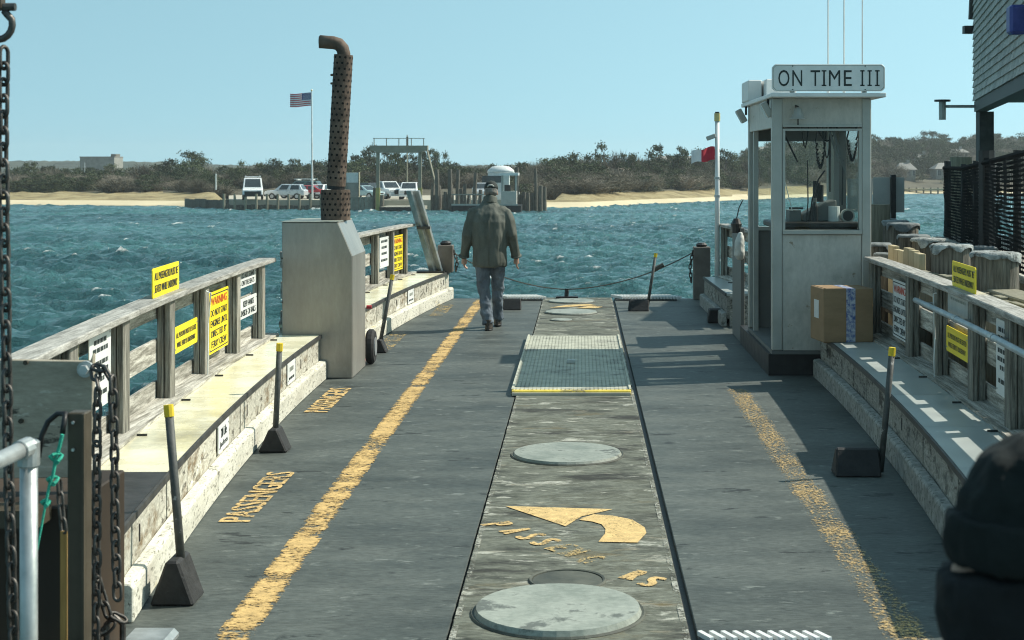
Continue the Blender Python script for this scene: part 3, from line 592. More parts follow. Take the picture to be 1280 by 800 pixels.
def vehicle(px,Y,yaw,body,mat,label,name,cat,h0=1.15,s=1.0,rack=False):
    """profile along local +x (front), width along y"""
    prof={'suv':(4.6,1.85,[(-2.3,.45),(-2.3,1.0),(-2.15,1.1),(2.0,1.0),(2.28,.85),(2.3,.45)],[(-2.1,1.08),(-1.75,1.68),(.35,1.72),(1.2,1.04)]),
          'sedan':(4.6,1.8,[(-2.3,.4),(-2.3,.92),(-1.5,1.0),(1.0,.95),(2.2,.78),(2.3,.4)],[(-1.75,.98),(-1.0,1.42),(.25,1.44),(1.15,.93)]),
          'van':(5.6,2.05,[(-2.8,.5),(-2.8,1.25),(1.6,1.2),(2.7,1.05),(2.8,.5)],[(-2.78,1.24),(-2.72,2.2),(.9,2.25),(1.75,1.19)]),
          'pickup':(5.6,1.95,[(-2.8,.55),(-2.8,1.15),(1.5,1.15),(2.65,1.08),(2.8,.55)],[(-1.0,1.14),(-.9,1.85),(.55,1.88),(1.45,1.14)])}[body]
    L_,W,low,up=prof; p=FP(px,Y,h0); r=thing(name,p,label,cat,'vehicles parked at the far landing')
    T=Matrix.Translation(p) @ Matrix.Rotation(yaw,4,'Z') @ Matrix.Scale(s,4)
    def put(mb,nm,mt,par=r,**k): return mb.xform(T).build(nm,mt,par,**k)
    hw=W/2; mb=MB(); mb.prism(low,'y',-hw,hw); put(mb,'body',mat,bevel=.06)
    mb=MB(); ti=.16; n=len(up); vs=[(x,-hw*.97 if i in(0,n-1) else -hw+ti,z) for i,(x,z) in enumerate(up)]+[(x,hw*.97 if i in(0,n-1) else hw-ti,z) for i,(x,z) in enumerate(up)]
    mb.add(vs,[(3,2,1,0),(4,5,6,7),(0,1,5,4),(1,2,6,5),(2,3,7,6),(3,0,4,7)]); put(mb,'roof',mat,bevel=.04)
    def lerp(a,b,t): return tuple(a[i]+(b[i]-a[i])*t for i in range(3))
    def pane(a,b,c,d,nm,out):
        o=Vector(out)*.012; mb=MB(); q=[lerp(lerp(a,b,u_),lerp(d,c,u_),v_) for u_,v_ in ((.08,.1),(.92,.1),(.92,.88),(.08,.88))]
        q=[Vector(x)+o for x in q]; q2=[x-o*1.6 for x in q]; mb.add(q+q2,[(0,1,2,3),(7,6,5,4),(0,4,5,1),(1,5,6,2),(2,6,7,3),(3,7,4,0)]); put(mb,nm,M['cargl'])
    pane(vs[3],vs[7],vs[6],vs[2],'windscreen',(1,0,.8)); 
    if body!='van': pane(vs[4],vs[0],vs[1],vs[5],'rear_window',(-1,0,.5))
    for sg,o in ((-1,0),(1,4)):
        a,b_,c,d=vs[o],vs[o+3],vs[o+2],vs[o+1]
        m1=.5 if body!='van' else .66
        if body!='van': pane(lerp(a,b_,.1),lerp(a,b_,m1-.02),lerp(d,c,m1-.02),lerp(d,c,.02),'side_window',(0,sg,0))
        pane(lerp(a,b_,m1+.02),lerp(a,b_,.88),lerp(d,c,.98),lerp(d,c,m1+.02),'side_window',(0,sg,0))
    for x in (-L_*.31,L_*.31):
        for sg in (-1,1):
            w=put(MB().tube([(x,sg*(hw-.2),.36),(x,sg*(hw+.02),.36)],.36,14),'wheel',M['tyre']); put(MB().tube([(x,sg*(hw-.05),.36),(x,sg*(hw+.035),.36)],.21,10),'rim',M['rim'],w)
    zf=low[-2][1]-.16
    for sg in (-1,1): put(MB().box(L_/2-.08,L_/2+.03,sg*hw*.62-.2,sg*hw*.62+.2,zf-.1,zf+.1),'headlight',M['lamp_lens'])
    put(MB().box(L_/2-.05,L_/2+.035,-hw*(.8 if body=='van' else .36),hw*(.8 if body=='van' else .36),zf-.34,zf+(.0 if body=='van' else .08)),'grille',M['black'])
    put(MB().box(L_/2-.1,L_/2+.06,-hw*.95,hw*.95,.36,.56),'bumper',M['black'] if body in('van','suv') else mat)
    if rack:
        zt=up[1][1]+.1
        for x in (-1.2,.2): put(MB().box(x-.06,x+.06,-hw*.8,hw*.8,zt,zt+.08),'rack_bar',M['roofw'])
        for sg in (-1,1): put(MB().box(-1.5,.5,sg*hw*.7-.05,sg*hw*.7+.05,zt+.08,zt+.15),'rack_rail',M['roofw'])
    return r
vehicle(316,157.5,R(-78),'van',M['p_white'],'white van with roof rack and black grille facing the water','van','van',rack=True)
vehicle(358,158.5,R(176),'suv',M['p_silver'],'silver estate car parked side on behind the guard posts','estate_car','car',s=.92)
vehicle(383,162,R(172),'sedan',M['p_red'],'red car partly hidden behind the silver estate car','red_car','car')
vehicle(376,167,R(175),'suv',M['p_teal'],'dark green car with pale roof bars behind the silver estate','roof_rack_car','car',rack=True,s=1.12)
vehicle(399,163,R(-100),'suv',M['p_white'],'white car behind the base of the flag pole','white_car','car',s=.9)
vehicle(455,158,R(-32),'sedan',M['p_ltteal'],'pale teal saloon with bright headlights beside the notice post','saloon_car','car')
vehicle(464,167,R(-45),'suv',M['p_dark'],'dark car parked behind the pale teal saloon','dark_car','car')
vehicle(484,160,R(-60),'pickup',M['p_white'],'white pickup parked beside the gantry leg by the saloon','pickup_truck','pickup')
vehicle(494,170,R(-80),'suv',M['p_dark'],'dark car in the row behind the white pickups','dark_car','car')
vehicle(512,158,R(-88),'pickup',M['p_white'],'white pickup facing the water under the gantry','pickup_truck','pickup',s=.95)
vehicle(603,166,R(-80),'suv',M['p_silver'],'silver car seen between tall pilings beside the docked ferry','silver_car','car')
# docked far ferry
p=FP(630,146); r=thing('docked_ferry',p,'small grey ferry with glazed pilothouse docked among the far pilings','ferry')
a=FP(566,146); b_=FP(652,146)
MB().box(a.x,b_.x,144.5,148.5,a.z-.5,a.z+.75).build('hull',M['black'],r); MB().box(a.x,b_.x-.3,144.4,144.52,a.z+.75,a.z+.9).build('rub_rail',M['cabin_frame'],r)
for i in range(12):
    x=a.x+.2+i*.3; MB().box(x-.03,x+.03,144.5,144.56,a.z+.9,a.z+1.8).build('rail_post',M['wood_z'],r)
MB().box(a.x,a.x+3.9,144.5,144.56,a.z+1.75,a.z+1.85).build('top_rail',M['wood_y'],r)
c0=FP(627,146); c1=FP(646,146)
MB().box(c0.x,c1.x,145,147,a.z+.75,a.z+2.1).build('cabin_wall',M['cabin'],r)
for x in (c0.x,c1.x-.12): 
    for y in (145,146.9): MB().box(x,x+.12,y,y+.1,a.z+2.1,a.z+3.6).build('cabin_post',M['cabin_frame'],r)
MB().box(c0.x-.2,c1.x+.2,144.8,147.2,a.z+3.6,a.z+3.85).build('cabin_roof',M['roofw'],r); MB().box(c0.x+.12,c1.x-.12,145.04,145.07,a.z+2.1,a.z+3.6).build('window',M['glass'],r)
MB().box(c0.x+.3,c0.x+.9,145.4,146,a.z+2.1,a.z+2.7).build('console',M['black'],r)
p=FP(626,158,.3); r=thing('white_boat',p,'white boat with domed top behind the far ferry pilothouse','boat')
MB().loft([((p.x,p.y,p.z+3.6),1.45,.9),((p.x,p.y,p.z+3.9),1.35,.85),((p.x,p.y,p.z+4.25),.9,.6),((p.x,p.y,p.z+4.35),.3,.2)],14).build('domed_top',M['roofw'],r,smooth=True)
MB().box(p.x-1.3,p.x+.9,p.y-.8,p.y+.8,p.z+1.6,p.z+3.6).build('cabin',M['signw'],r); MB().box(p.x-2.2,p.x+1.9,p.y-1,p.y+1,p.z-.6,p.z+1.6).build('hull',M['signw'],r); MB().box(p.x-1.9,p.x+.2,p.y-.84,p.y-.8,p.z+2.6,p.z+3.3).build('window',M['cargl'],r)
# houses on the hill and the pale block behind the beach beside the car park
def house(px,d,w,dp,hw_,hr,label,extra=0,wall='house',nwin=4):
    if px>1000: w*=.7; hw_*=.75; hr*=.7
    p=ground(px,d)+Vector((0,0,extra)); r=thing('house',p,label,'house')
    MB().box(p.x-w/2,p.x+w/2,p.y-dp/2,p.y+dp/2,p.z-2,p.z+hw_).build('wall',M[wall],r)
    if hr>0:
        mb=MB(); e_=.4; mb.add([(p.x-w/2-e_,p.y-dp/2-e_,p.z+hw_),(p.x+w/2+e_,p.y-dp/2-e_,p.z+hw_),(p.x+w/2+e_,p.y+dp/2+e_,p.z+hw_),(p.x-w/2-e_,p.y+dp/2+e_,p.z+hw_),(p.x-w*.3,p.y,p.z+hw_+hr),(p.x+w*.3,p.y,p.z+hw_+hr)],[(0,1,5,4),(1,2,5),(2,3,4,5),(3,0,4),(0,3,2,1)]); rf=mb.build('roof',M['house_roof'],r)
        MB().box(p.x+w*.1,p.x+w*.1+.7,p.y-.3,p.y+.4,p.z+hw_+hr*.5,p.z+hw_+hr+.7).build('chimney',M['house'],rf)
    for i in range(nwin):
        x=p.x-w/2+w*(i+.5)/nwin; MB().box(x-w/nwin*.27,x+w/nwin*.27,p.y-dp/2-.05,p.y-dp/2,p.z+hw_*.3,p.z+hw_*.85).build('window',M['cargl'],r); MB().box(x-w/nwin*.33,x-w/nwin*.27,p.y-dp/2-.07,p.y-dp/2,p.z+hw_*.25,p.z+hw_*.9).build('shutter',M['signw'],r)
house(1183,44,9.5,6,3.0,2.2,'long grey house with pale hipped roof on the far hillside',.3)
house(1131,42,6,5,2.6,2.4,'small pale roofed house lower on the far hillside',0.6)
house(1152,75,4,4,2.6,2.2,'small white gabled house high on the far hillside',1.0,'signw',2)
house(1197,95,7,5,3.0,1.5,'boxy grey house near the far hill crest',1.0)
house(848,92,12,6,2.0,1.2,'long low pale roofed house in the trees behind the beach past the docked ferry',0.9)
house(962,120,8,6,2.4,1.4,'pale house in the woods seen past the pilothouse',1.0)
p=FP(127,420); r=thing('block_building',p,'boxy pale grey flat roofed building rising behind the beach beside the car park scrub','building'); MB().box(p.x-4.7,p.x+4.7,p.y-4,p.y+4,p.z,p.z+9.6).build('wall',M['house'],r); MB().box(p.x+3.2,p.x+4.5,p.y-2,p.y+2,p.z+9.6,p.z+10.3).build('roof_hut',M['pile'],r); MB().box(p.x-4.8,p.x+4.8,p.y-4.1,p.y+4.1,p.z+9.4,p.z+9.62).build('parapet',M['house_roof'],r)
p=FP(106,230,2.2); MB().tube([p,p+Vector((0,0,3.6))],.05,6).build('white_post',M['roofw'],label='thin white post among scrub behind the beach beside the car park',cat='post')
p=FP(270,180,1.6); MB().box(p.x-.09,p.x+.09,p.y-.05,p.y+.05,p.z+.4,p.z+2.3).build('marker_board',M['signw'],label='white marker board in brush near the far car park',cat='sign')
# pier far right
a=FP(1125,338,.9); b_=FP(1182,338,.9); r=thing('timber_pier',(a.x,a.y,wz(338)),'low yellowish timber pier below the far hillside houses','pier'); MB().box(a.x,b_.x,337,339,a.z,a.z+.35).build('pier_deck',M['plank_new'],r)
for i in range(7): x=a.x+.3+(b_.x-a.x-.6)*i/6; MB().tube([(x,337.2,a.z-2),(x,337.2,a.z+.6)],.18,7).build('pier_pile',M['pile'],r)

# ------------------------------------------------------------------ ferry deck
LK=lambda Y:-2.32+.0072*(Y-14)**2
LR=lambda Y:-2.85+.007*(Y-14)**2
RK=lambda Y:2.14-.0068*(Y-14)**2
RR=lambda Y:2.68-.0055*(Y-14)**2
Y0,Y1=6.2,22.15
CL,CR=-.545,.452
mb=MB(); n=24                                           # hull under the deck
for sgn,cur in ((-1,lambda Y:LR(Y)-.12),(1,lambda Y:RR(Y)+.12)):
    pass
vs=[];fs=[]
for i in range(n+1):
    Y=Y0+(Y1-Y0)*i/n; vs+= [(LR(Y)-.12,Y,-.03),(RR(Y)+.12,Y,-.03),(RR(Y)-.1,Y,-1.75),(LR(Y)+.1,Y,-1.75)]
for i in range(n):
    for j in range(4): fs.append((i*4+j,i*4+(j+1)%4,(i+1)*4+(j+1)%4,(i+1)*4+j))
fs+=[(0,1,2,3),(n*4+3,n*4+2,n*4+1,n*4)]
deck=MB().add(vs,fs).build('ferry_deck',M['trim'],label='open car deck of the small ferry',cat='deck',kind='structure')
def lane(xa,xb,Ya,Yb,z0=-.028,z1=0,nm='deck_lane',mat='lane'):
    mb=MB(); k=8; vs=[];fs=[]
    for i in range(k+1):
        Y=Ya+(Yb-Ya)*i/k; a=xa(Y) if callable(xa) else xa; b_=xb(Y) if callable(xb) else xb
        vs+=[(a,Y,z0),(b_,Y,z0),(b_,Y,z1),(a,Y,z1)]
    for i in range(k):
        for j in range(4): fs.append((i*4+j,i*4+(j+1)%4,(i+1)*4+(j+1)%4,(i+1)*4+j))
    fs+=[(0,1,2,3),(k*4+3,k*4+2,k*4+1,k*4)]
    return mb.add(vs,fs).build(nm,M[mat],deck,bevel=.004)
lane(lambda Y:LK(Y)-.6,CL-.012,Y0,Y1); lane(CR+.035,lambda Y:RK(Y)+.6,Y0,Y1)
lane(CL,CR,Y0,Y1,-.028,.012,'centre_strip','centre')
for x in (CL,CR-.03): MB().box(x+.002,x+.028,Y0,Y1,.0125,.016).build('edge_line',M['edge_white'],deck)
MB().box(-1.525,-1.36,Y0,21.9,.003,.0042).build('yellow_stripe',M['yellow_paint'],deck)
MB().box(1.26,1.46,Y0,13.25,.003,.0042).build('yellow_stripe',M['yellow_rubbed'],deck)
X_,Y_,Z_=Vector((1,0,0)),Vector((0,1,0)),Vector((0,0,1))
for (x,ya,yb,h,mt) in ((-1.815,8.33,9.68,.175,'yellow_letter'),(-2.0,12.0,13.3,.19,'yellow_letter'),(-2.0,16.0,17.5,.2,'yellow_faint'),(-1.76,19.6,21.1,.2,'yellow_faint')):
    mb=MB(); text_into(mb,'PASSENGERS',(x,ya,.005),Y_,-X_,yb-ya,h,bold=2); mb.build('painted_letters',M[mt],deck)
# centre arrow and arc of letters
def gpoly(pts,z): return [ (G(x,y).x,G(x,y).y,z) for x,y in pts]
mb=MB(); pts=gpoly([(631,636),(766,640),(727,649),(707,661.5)],.0165); mb.add(pts,[(0,1,2,3)])
outer=[(728,651),(742,646.5),(765,648),(790,653),(806,663),(808,670),(797,682)]; inner=[(724,653.5),(740,655.5),(752,659),(757,665),(756,671),(752,676),(748,681)]
for i in range(6): mb.add(gpoly([outer[i],outer[i+1],inner[i+1],inner[i]],.0165),[(0,1,2,3)])
mb.build('turn_arrow',M['yellow_arrow'],deck)
cps=[(622,659),(645,667),(664,674),(682,681),(702,688),(718,694),(738,703),(766,714),(794,723),(815,731)]
for i,(ch,(x,y)) in enumerate(zip('PASSENGERS',cps)):
    if i==7: continue
    c=G(x,y); t=R(-62+3.2*i); u=Vector((math.cos(t),math.sin(t),0)); v=Vector((-u.y,u.x,0)); mb=MB(); w,h=.085,.17
    text_into(mb,ch,Vector((c.x,c.y,.0165))-u*w/2-v*h/2,u,v,w,h,bold=3); mb.build('painted_letter',M['yellow_letter' if i<4 or i>7 else 'yellow_faint'],deck)
mb=MB(); mb.add([(-.42,20.55,.0165),(.22,20.9,.0165),(.1,21.1,.0165),(-.2,20.95,.0165)],[(0,1,2,3)]); mb.add([(-.1,20.45,.0165),(.2,20.45,.0165),(.3,20.7,.0165),(.1,20.8,.0165)],[(0,1,2,3)]); mb.build('turn_arrow',M['yellow_arrow'],deck)
# end gratings
def end_grate(xa,xb,ya,yb,label,zc=.022):
    r=thing('end_grating',((xa+xb)/2,(ya+yb)/2,0),label,'grating'); MB().box(xa,xb,ya,yb,.002,.012).build('plate',M['trim'],r)
    mb=MB(); k=int((xb-xa)/.045)
    for i in range(k): x=xa+(i+.5)*(xb-xa)/k; mb.obox((x,(ya+yb)/2,zc),.02,(yb-ya)*.96,zc*.9,Matrix.Rotation(.45,3,'Z') )
    mb.build('grating_bars',M['signw'],r,kind='stuff')
end_grate(-1.15,-.56,21.75,22.13,'bar grating on the deck end behind the walking man',.042)
end_grate(.50,1.38,21.75,22.13,'bar grating on the deck end beside the chock with raked handle',.042)
end_grate(.49,1.02,6.205,6.312,'bar grating across the boarding end of the pilothouse side lane')
# raised non-slip panel
ph=thing('non_slip_panel',(-.08,14.9,.012),'raised cream non-slip panel with yellow front edge in the centre strip','deck panel')
MB().box(-.58,.42,12.8,17.0,.012,.034).build('panel_base',M['grate_base'],ph)
mb=MB()
for i in range(29): x=-.572+.984*i/28; mb.box(x-.0115,x+.0115,12.9,16.99,.0345,.042)
mb.build('long_bars',M['grate'],ph,kind='stuff')
mb=MB()
for i in range(62): y=12.93+4.05*i/61; mb.box(-.578,.418,y-.019,y+.019,.0345,.0425)
mb.build('cross_bars',M['grate'],ph,kind='stuff')
MB().box(-.585,.425,12.83,12.9,.012,.05).build('nosing',M['nosing'],ph,bevel=.006)
for x in (-.59,.41): MB().box(x,x+.02,12.9,17.0,.012,.055).build('side_edge',M['grate'],ph)
p=G(714,453,.05); MB().obox((p.x,p.y,.06),.08,.05,.03).build('lift_ring',M['steel_pale'],ph)
def cover(x,y,r,h,mat,label):
    t=thing('hatch_cover',(x,y,.012),label,'hatch cover','round hatch covers')
    MB().tube([(x,y,.0125),(x,y,.012+h)],[r,r-.012],40).build('lid',M[mat],t)
    MB().tube([(x+r*1.015*math.cos(a*math.pi/20),y+r*1.015*math.sin(a*math.pi/20),.014) for a in range(40)],.009,5,closed=True).build('seat_ring',M['cover_dark'],t)
cover(-.09,10.2,.368,.022,'cover','large pale round hatch cover between the panel and the turn arrow')
cover(-.10,6.62,.368,.03,'cover','large pale round hatch cover next to a small dark cover')
cover(-.064,7.13,.172,.004,'cover_dark','small dark round hatch cover by the curved PASSENGERS lettering')
cover(-.13,19.9,.345,.022,'cover','large pale round hatch cover by the small far arrow')
cover(-.24,18.95,.14,.012,'cover','small pale round hatch cover behind the raised panel')
cover(-.13,21.5,.33,.02,'cover','pale round hatch cover at the far end of the centre strip')

# ------------------------------------------------------------------ benches
def bench(cur,sg,Ya,Yb,label,top,board,kerb,width=.62,pitch=.62,ends=(True,True),black=None,slots=(),zt=.4):
    r=thing('deck_bench',(cur((Ya+Yb)/2)+sg*.3,(Ya+Yb)/2,0),label,'bench')
    n=max(1,round((Yb-Ya)/pitch))
    for i in range(n):
        a=Ya+(Yb-Ya)*i/n+.006; b_=Ya+(Yb-Ya)*(i+1)/n-.006; j=random.uniform(0,.006)
        MB().sweep(cur,sg,[(.065+j,.1),(.095+j,.1),(.095+j,zt-.03),(.065+j,zt-.03)],a,b_,3).build('front_board',M[board],r)
    k=max(1,round((Yb-Ya)/1.25))
    for i in range(k):
        a=Ya+(Yb-Ya)*i/k+.002; b_=Ya+(Yb-Ya)*(i+1)/k-.002
        mt=M['bench_black'] if black and (a+b_)/2<black else M[top]
        MB().sweep(cur,sg,[(.062,zt-.028),(width,zt-.028),(width,zt),(.066,zt)],a,b_,5).build('seat_panel',mt,r)
    MB().sweep(cur,sg,[(.046,zt-.03),(.061,zt-.03),(.061,zt+.004),(.046,zt+.004)],Ya,Yb,14).build('edge_trim',M['trim'],r)
    k=max(1,round((Yb-Ya)/2.5))
    for i in range(k):
        a=Ya+(Yb-Ya)*i/k+.005; b_=Ya+(Yb-Ya)*(i+1)/k-.005
        MB().sweep(cur,sg,[(0,.001),(.064,.001),(.064,.172),(.012,.165),(0,.152)],a,b_,6).build('kerb',M[kerb],r,bevel=.006)
    for on,Y in ((ends[0],Ya+.02),(ends[1],Yb-.02)):
        if on: xs=sorted((cur(Y)+sg*.1,cur(Y)+sg*(width-.01))); MB().box(xs[0],xs[1],Y-.018,Y+.018,.002,zt-.03).build('end_board',M['bench_black'] if black and Y<black else M[board],r)
    for s_ in slots:
        MB().sweep(cur,sg,[(.0632,.23),(.0648,.23),(.0648,.31),(.0632,.31)],s_-.012,s_+.012,2).build('hand_slot',M['hole'],r)
    return r
bench(LK,-1,6.5,13.88,'cream topped bench along the sunlit rail with peeling plywood front','bench_cream','ply','kerb',black=7.7,slots=(7.0,10.45,12.9))
bench(LK,-1,14.78,22.1,'cream topped bench beyond the grey engine casing','bench_cream','ply','kerb',slots=(18.5,20.5,21.7))
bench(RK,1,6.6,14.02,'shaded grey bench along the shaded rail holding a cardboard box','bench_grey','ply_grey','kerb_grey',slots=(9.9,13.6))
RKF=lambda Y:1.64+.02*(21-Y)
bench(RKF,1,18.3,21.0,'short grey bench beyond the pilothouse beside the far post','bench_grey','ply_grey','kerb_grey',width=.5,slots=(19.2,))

# ------------------------------------------------------------------ railings
def railing(cur,sg,Ya,Yb,posts,label,z0=.4,zt=1.11):
    r=thing('deck_railing',(cur((Ya+Yb)/2),(Ya+Yb)/2,z0),label,'railing')
    for Y in posts:
        x=cur(Y); mb=MB(); mb.box(x-.044,x-.003,Y-.065,Y+.065,z0-.01,zt-.042); mb.box(x+.003,x+.044,Y-.06,Y+.06,z0-.01,zt-.045); mb.build('post',M['wood_z'],r,bevel=.005)
        MB().box(min(x-sg*.05,x-sg*.16),max(x-sg*.05,x-sg*.16),Y-.006,Y+.006,z0+.001,z0+.012).build('fixing_strap',M['trim'],r)
    ys=[Ya]+[p for p in posts if Ya+.3<p<Yb-.3]+[Yb]
    for (za,zb) in ((z0+.0,z0+.135),(.665,.82),(.945,1.066)):
        for i in range(len(ys)-1):
            j=random.uniform(-.008,.008); o=random.uniform(0,.006)
            MB().sweep(cur,sg,[(.05+o,za+j),(.075+o,za+j),(.075+o,zb+j),(.05+o,zb+j)],ys[i]+.004,ys[i+1]-.004,2).build('plank',M['wood_y'],r,bevel=.004)
    k=max(1,round((Yb-Ya)/2.4))
    for i in range(k):
        MB().sweep(cur,sg,[(-.075,zt-.04),(.085,zt-.04),(.085,zt),(-.075,zt)],Ya+(Yb-Ya)*i/k+.003,Ya+(Yb-Ya)*(i+1)/k-.003,5).build('top_rail',M['rail_cap'],r,bevel=.006)
    MB().sweep(cur,sg,[(-.10,z0+.001),(.09,z0+.001),(.09,z0+.03),(-.10,z0+.02)],Ya,Yb,8).build('sill',M['wood_y'],r)
    return r
railing(LR,-1,6.5,13.86,[6.7,7.55,8.75,10.05,11.2,12.4,13.45],'weathered grey plank railing above the cream bench')
railing(LR,-1,14.78,21.7,[15.6,17.2,18.4,19.5,20.45,21.3],'weathered plank railing beyond the grey engine casing')
railing(RR,1,6.6,14.0,[6.9,7.9,8.88,9.94,11.13,12.2,13.85],'shaded plank railing along the grey bench carrying a galvanised pipe')
RRF=lambda Y:1.97+.09*(21.2-Y)
railing(RRF,1,18.2,21.15,[18.6,19.9,21.05],'short shaded plank railing past the pilothouse',zt=1.13)
# pipe on right rail
r=thing('handrail_pipe',(2.5,9.5,.94),'galvanised pipe fixed along the inner face of the shaded railing','pipe')
MB().tube([(RR(Y)-.115,Y,.945-.004*(Y-9)) for Y in np.linspace(7.0,11.5,12)],.021,10).build('pipe',M['blue_pipe'],r,smooth=True)
for Y in (8.95,10.05): MB().tube([(RR(Y)-.115,Y-.035,.945-.004*(Y-9)),(RR(Y)-.115,Y+.035,.945-.004*(Y-9))],.026,10).build('coupling',M['pipe'],r)
for Y in (7.9,8.88,9.94,11.13): MB().tube([(RR(Y)-.115,Y,.945),(RR(Y)-.04,Y,.945)],.008,6).build('bracket',M['pipe'],r)
MB().tube([(RR(11.0)-.06,11.0,1.03),(RR(11.05)-.07,11.04,1.02),(RR(11.0)-.08,10.98,.85),(RR(11)-.06,11.03,.7),(RR(11)-.08,10.97,.55),(RR(11)-.07,11.0,.42)],.006,6).build('pale_twine',M['pipe_'] if 'pipe_' in M else M['signw'],label='thin pale cord hanging from the shaded railing post',cat='cord')
MB().tube([(LR(11.1)+.06,11.06,1.04),(LR(11.1)+.09,11.1,1.02),(LR(11.1)+.06,11.14,.8),(LR(11.1)+.07,11.1,.6),(LR(11.1)+.06,11.12,.42)],.006,6).build('pale_twine',M['signw'],label='thin pale cord hanging from the sunlit railing post',cat='cord')

# ------------------------------------------------------------------ signs
def sign(name,label,o,u,v,w,h,mat,lines,border=False,bars=None):
    """o: lower left corner; lines: (text, y0, height, width fraction, ink)"""
    u=Vector(u).normalized(); v=Vector(v).normalized(); nn=u.cross(v); o=Vector(o)
    r=thing(name,o+u*w/2,label,'sign'); mb=MB(); c=.012
    poly=[(c,0),(w-c,0),(w,c),(w,h-c),(w-c,h),(c,h),(0,h-c),(0,c)]
    mb.add([o+u*a+v*b_ for a,b_ in poly]+[o+u*a+v*b_+nn*.006 for a,b_ in poly],[tuple(range(7,-1,-1)),tuple(range(8,16))]+[(i,(i+1)%8,8+(i+1)%8,8+i) for i in range(8)]); mb.build('panel',M[mat],r)
    f=o+nn*.0075
    for (t,y0,hh,wf,ink) in lines:
        mb=MB(); 
        if t=='#':
            x=(1-wf)/2*w; e_=w-(1-wf)/2*w
            while x<e_-.01:
                l=min(random.uniform(.03,.09),e_-x); mb.add([f+u*x+v*(y0*h),f+u*(x+l)+v*(y0*h),f+u*(x+l)+v*((y0+hh)*h),f+u*x+v*((y0+hh)*h)],[(0,1,2,3)]); x+=l+.015
        else: text_into(mb,t,f+u*((1-wf)/2*w)+v*(y0*h),u,v,wf*w,hh*h,bold=2)
        mb.build('lettering',M[ink],r)
    if border:
        mb=MB(); b0,b1=.018,.026
        for (x0,x1,y0,y1) in ((b0,w-b0,b0,b1),(b0,w-b0,h-b1,h-b0),(b0,b1,b1,h-b1),(w-b1,w-b0,b1,h-b1)): mb.add([f+u*x0+v*y0,f+u*x1+v*y0,f+u*x1+v*y1,f+u*x0+v*y1],[(0,1,2,3)])
        mb.build('border',M['ink'],r)
    for a,b_ in ((.03,.03),(w-.03,h-.03)):
        q=o+u*a+v*b_; MB().tube([q+nn*.004,q+nn*.011],.006,6).build('screw',M['steel_pale'],r)
    return r
def lsign(Ya,Yb,z0,z1,off=.05,**k):   # on the sunlit railing, reading away from the boarding end
    a=Vector((LR(Ya)+off,Ya,z0)); b_=Vector((LR(Yb)+off,Yb,z0)); return sign(o=a,u=b_-a,v=Z_,w=(b_-a).length,h=z1-z0,**k)
def rsign(Ya,Yb,z0,z1,off=.05,**k):
    a=Vector((RR(Yb)-off,Yb,z0)); b_=Vector((RR(Ya)-off,Ya,z0)); return sign(o=a,u=b_-a,v=Z_,w=(b_-a).length,h=z1-z0,**k)
W5=[('WARNING',.78,.13,.82,'red_ink'),('DO NOT START',.60,.11,.84,'ink'),('ENGINES UNTIL',.43,.11,.86,'ink'),('DIRECTED BY',.26,.11,.8,'ink'),('FERRY CREW',.09,.11,.78,'ink')]
UW=[('ALL PASSENGERS MUST BE',.58,.26,.88,'ink'),('SEATED WHILE UNDERWAY',.16,.26,.86,'ink')]
DK=[('ALL PERSONS MUST BE SEATED',.56,.2,.86,'ink'),('WHILE FERRY IS UNDERWAY',.2,.2,.8,'ink')]
lsign(9.62,10.42,1.111,1.30,off=.0,name='passenger_sign',label='yellow sign standing on top of the sunlit railing reading ALL PASSENGERS MUST BE SEATED',mat='sign_yellow',lines=UW)
lsign(10.27,11.03,.675,.855,off=.0,name='passenger_sign',label='yellow two line sign between the posts of the sunlit railing',mat='sign_yellow',lines=DK)
lsign(11.42,12.14,.525,.99,off=.005,name='warning_sign',label='tall yellow WARNING do not start engines sign on the sunlit railing before the engine casing',mat='sign_yellow',lines=W5,border=True)
lsign(12.62,13.28,.925,1.065,off=.0,name='seat_sign',label='white DO NOT STAND ON THE SEATS sign high on the sunlit railing',mat='signw',lines=[('DO NOT STAND',.56,.3,.8,'ink'),('ON THE SEATS',.12,.3,.8,'ink')])
lsign(12.62,13.32,.665,.835,off=.0,name='hands_sign',label='white KEEP HANDS INSIDE OF RAILS sign on the sunlit railing',mat='signw',lines=[('KEEP HANDS',.55,.3,.62,'ink'),('INSIDE OF RAILS',.12,.3,.84,'ink')])
fine=[('#',.84,.06,.6,'ink'),('#',.73,.06,.7,'ink'),('#',.56,.06,.7,'ink'),('#',.45,.06,.75,'ink'),('#',.34,.06,.35,'ink'),('#',.16,.06,.6,'ink')]
lsign(8.02,8.52,.64,1.06,off=.0,name='rules_sign',label='white sign of small print on the sunlit railing behind the steel plate',mat='signw',lines=fine)
lsign(7.7,7.95,.78,1.05,off=-.04,name='paper_notice',label='blank cream notice on the sunlit railing behind the steel plate',mat='paper',lines=[])
lsign(19.75,20.3,.6,1.0,off=.0,name='rules_sign',label='white lettered sign on the sunlit railing beyond the engine casing',mat='signw',lines=[('#',.82,.08,.7,'ink'),('#',.62,.08,.6,'ink'),('#',.42,.08,.6,'ink'),('#',.2,.08,.7,'ink')])
lsign(20.53,21.2,.5,.98,off=.0,name='warning_sign',label='yellow WARNING sign on the sunlit railing beyond the engine casing',mat='sign_yellow',lines=W5,border=True)
lsign(21.38,21.65,.72,1.06,off=-.04,name='passenger_sign',label='narrow yellow sign at the far end of the sunlit railing',mat='sign_yellow',lines=[('#',.7,.1,.6,'red_ink'),('#',.4,.1,.6,'ink')])
rsign(9.95,10.7,1.111,1.285,off=0,name='passenger_sign',label='yellow sign standing on top of the shaded railing',mat='sign_yellow',lines=UW)
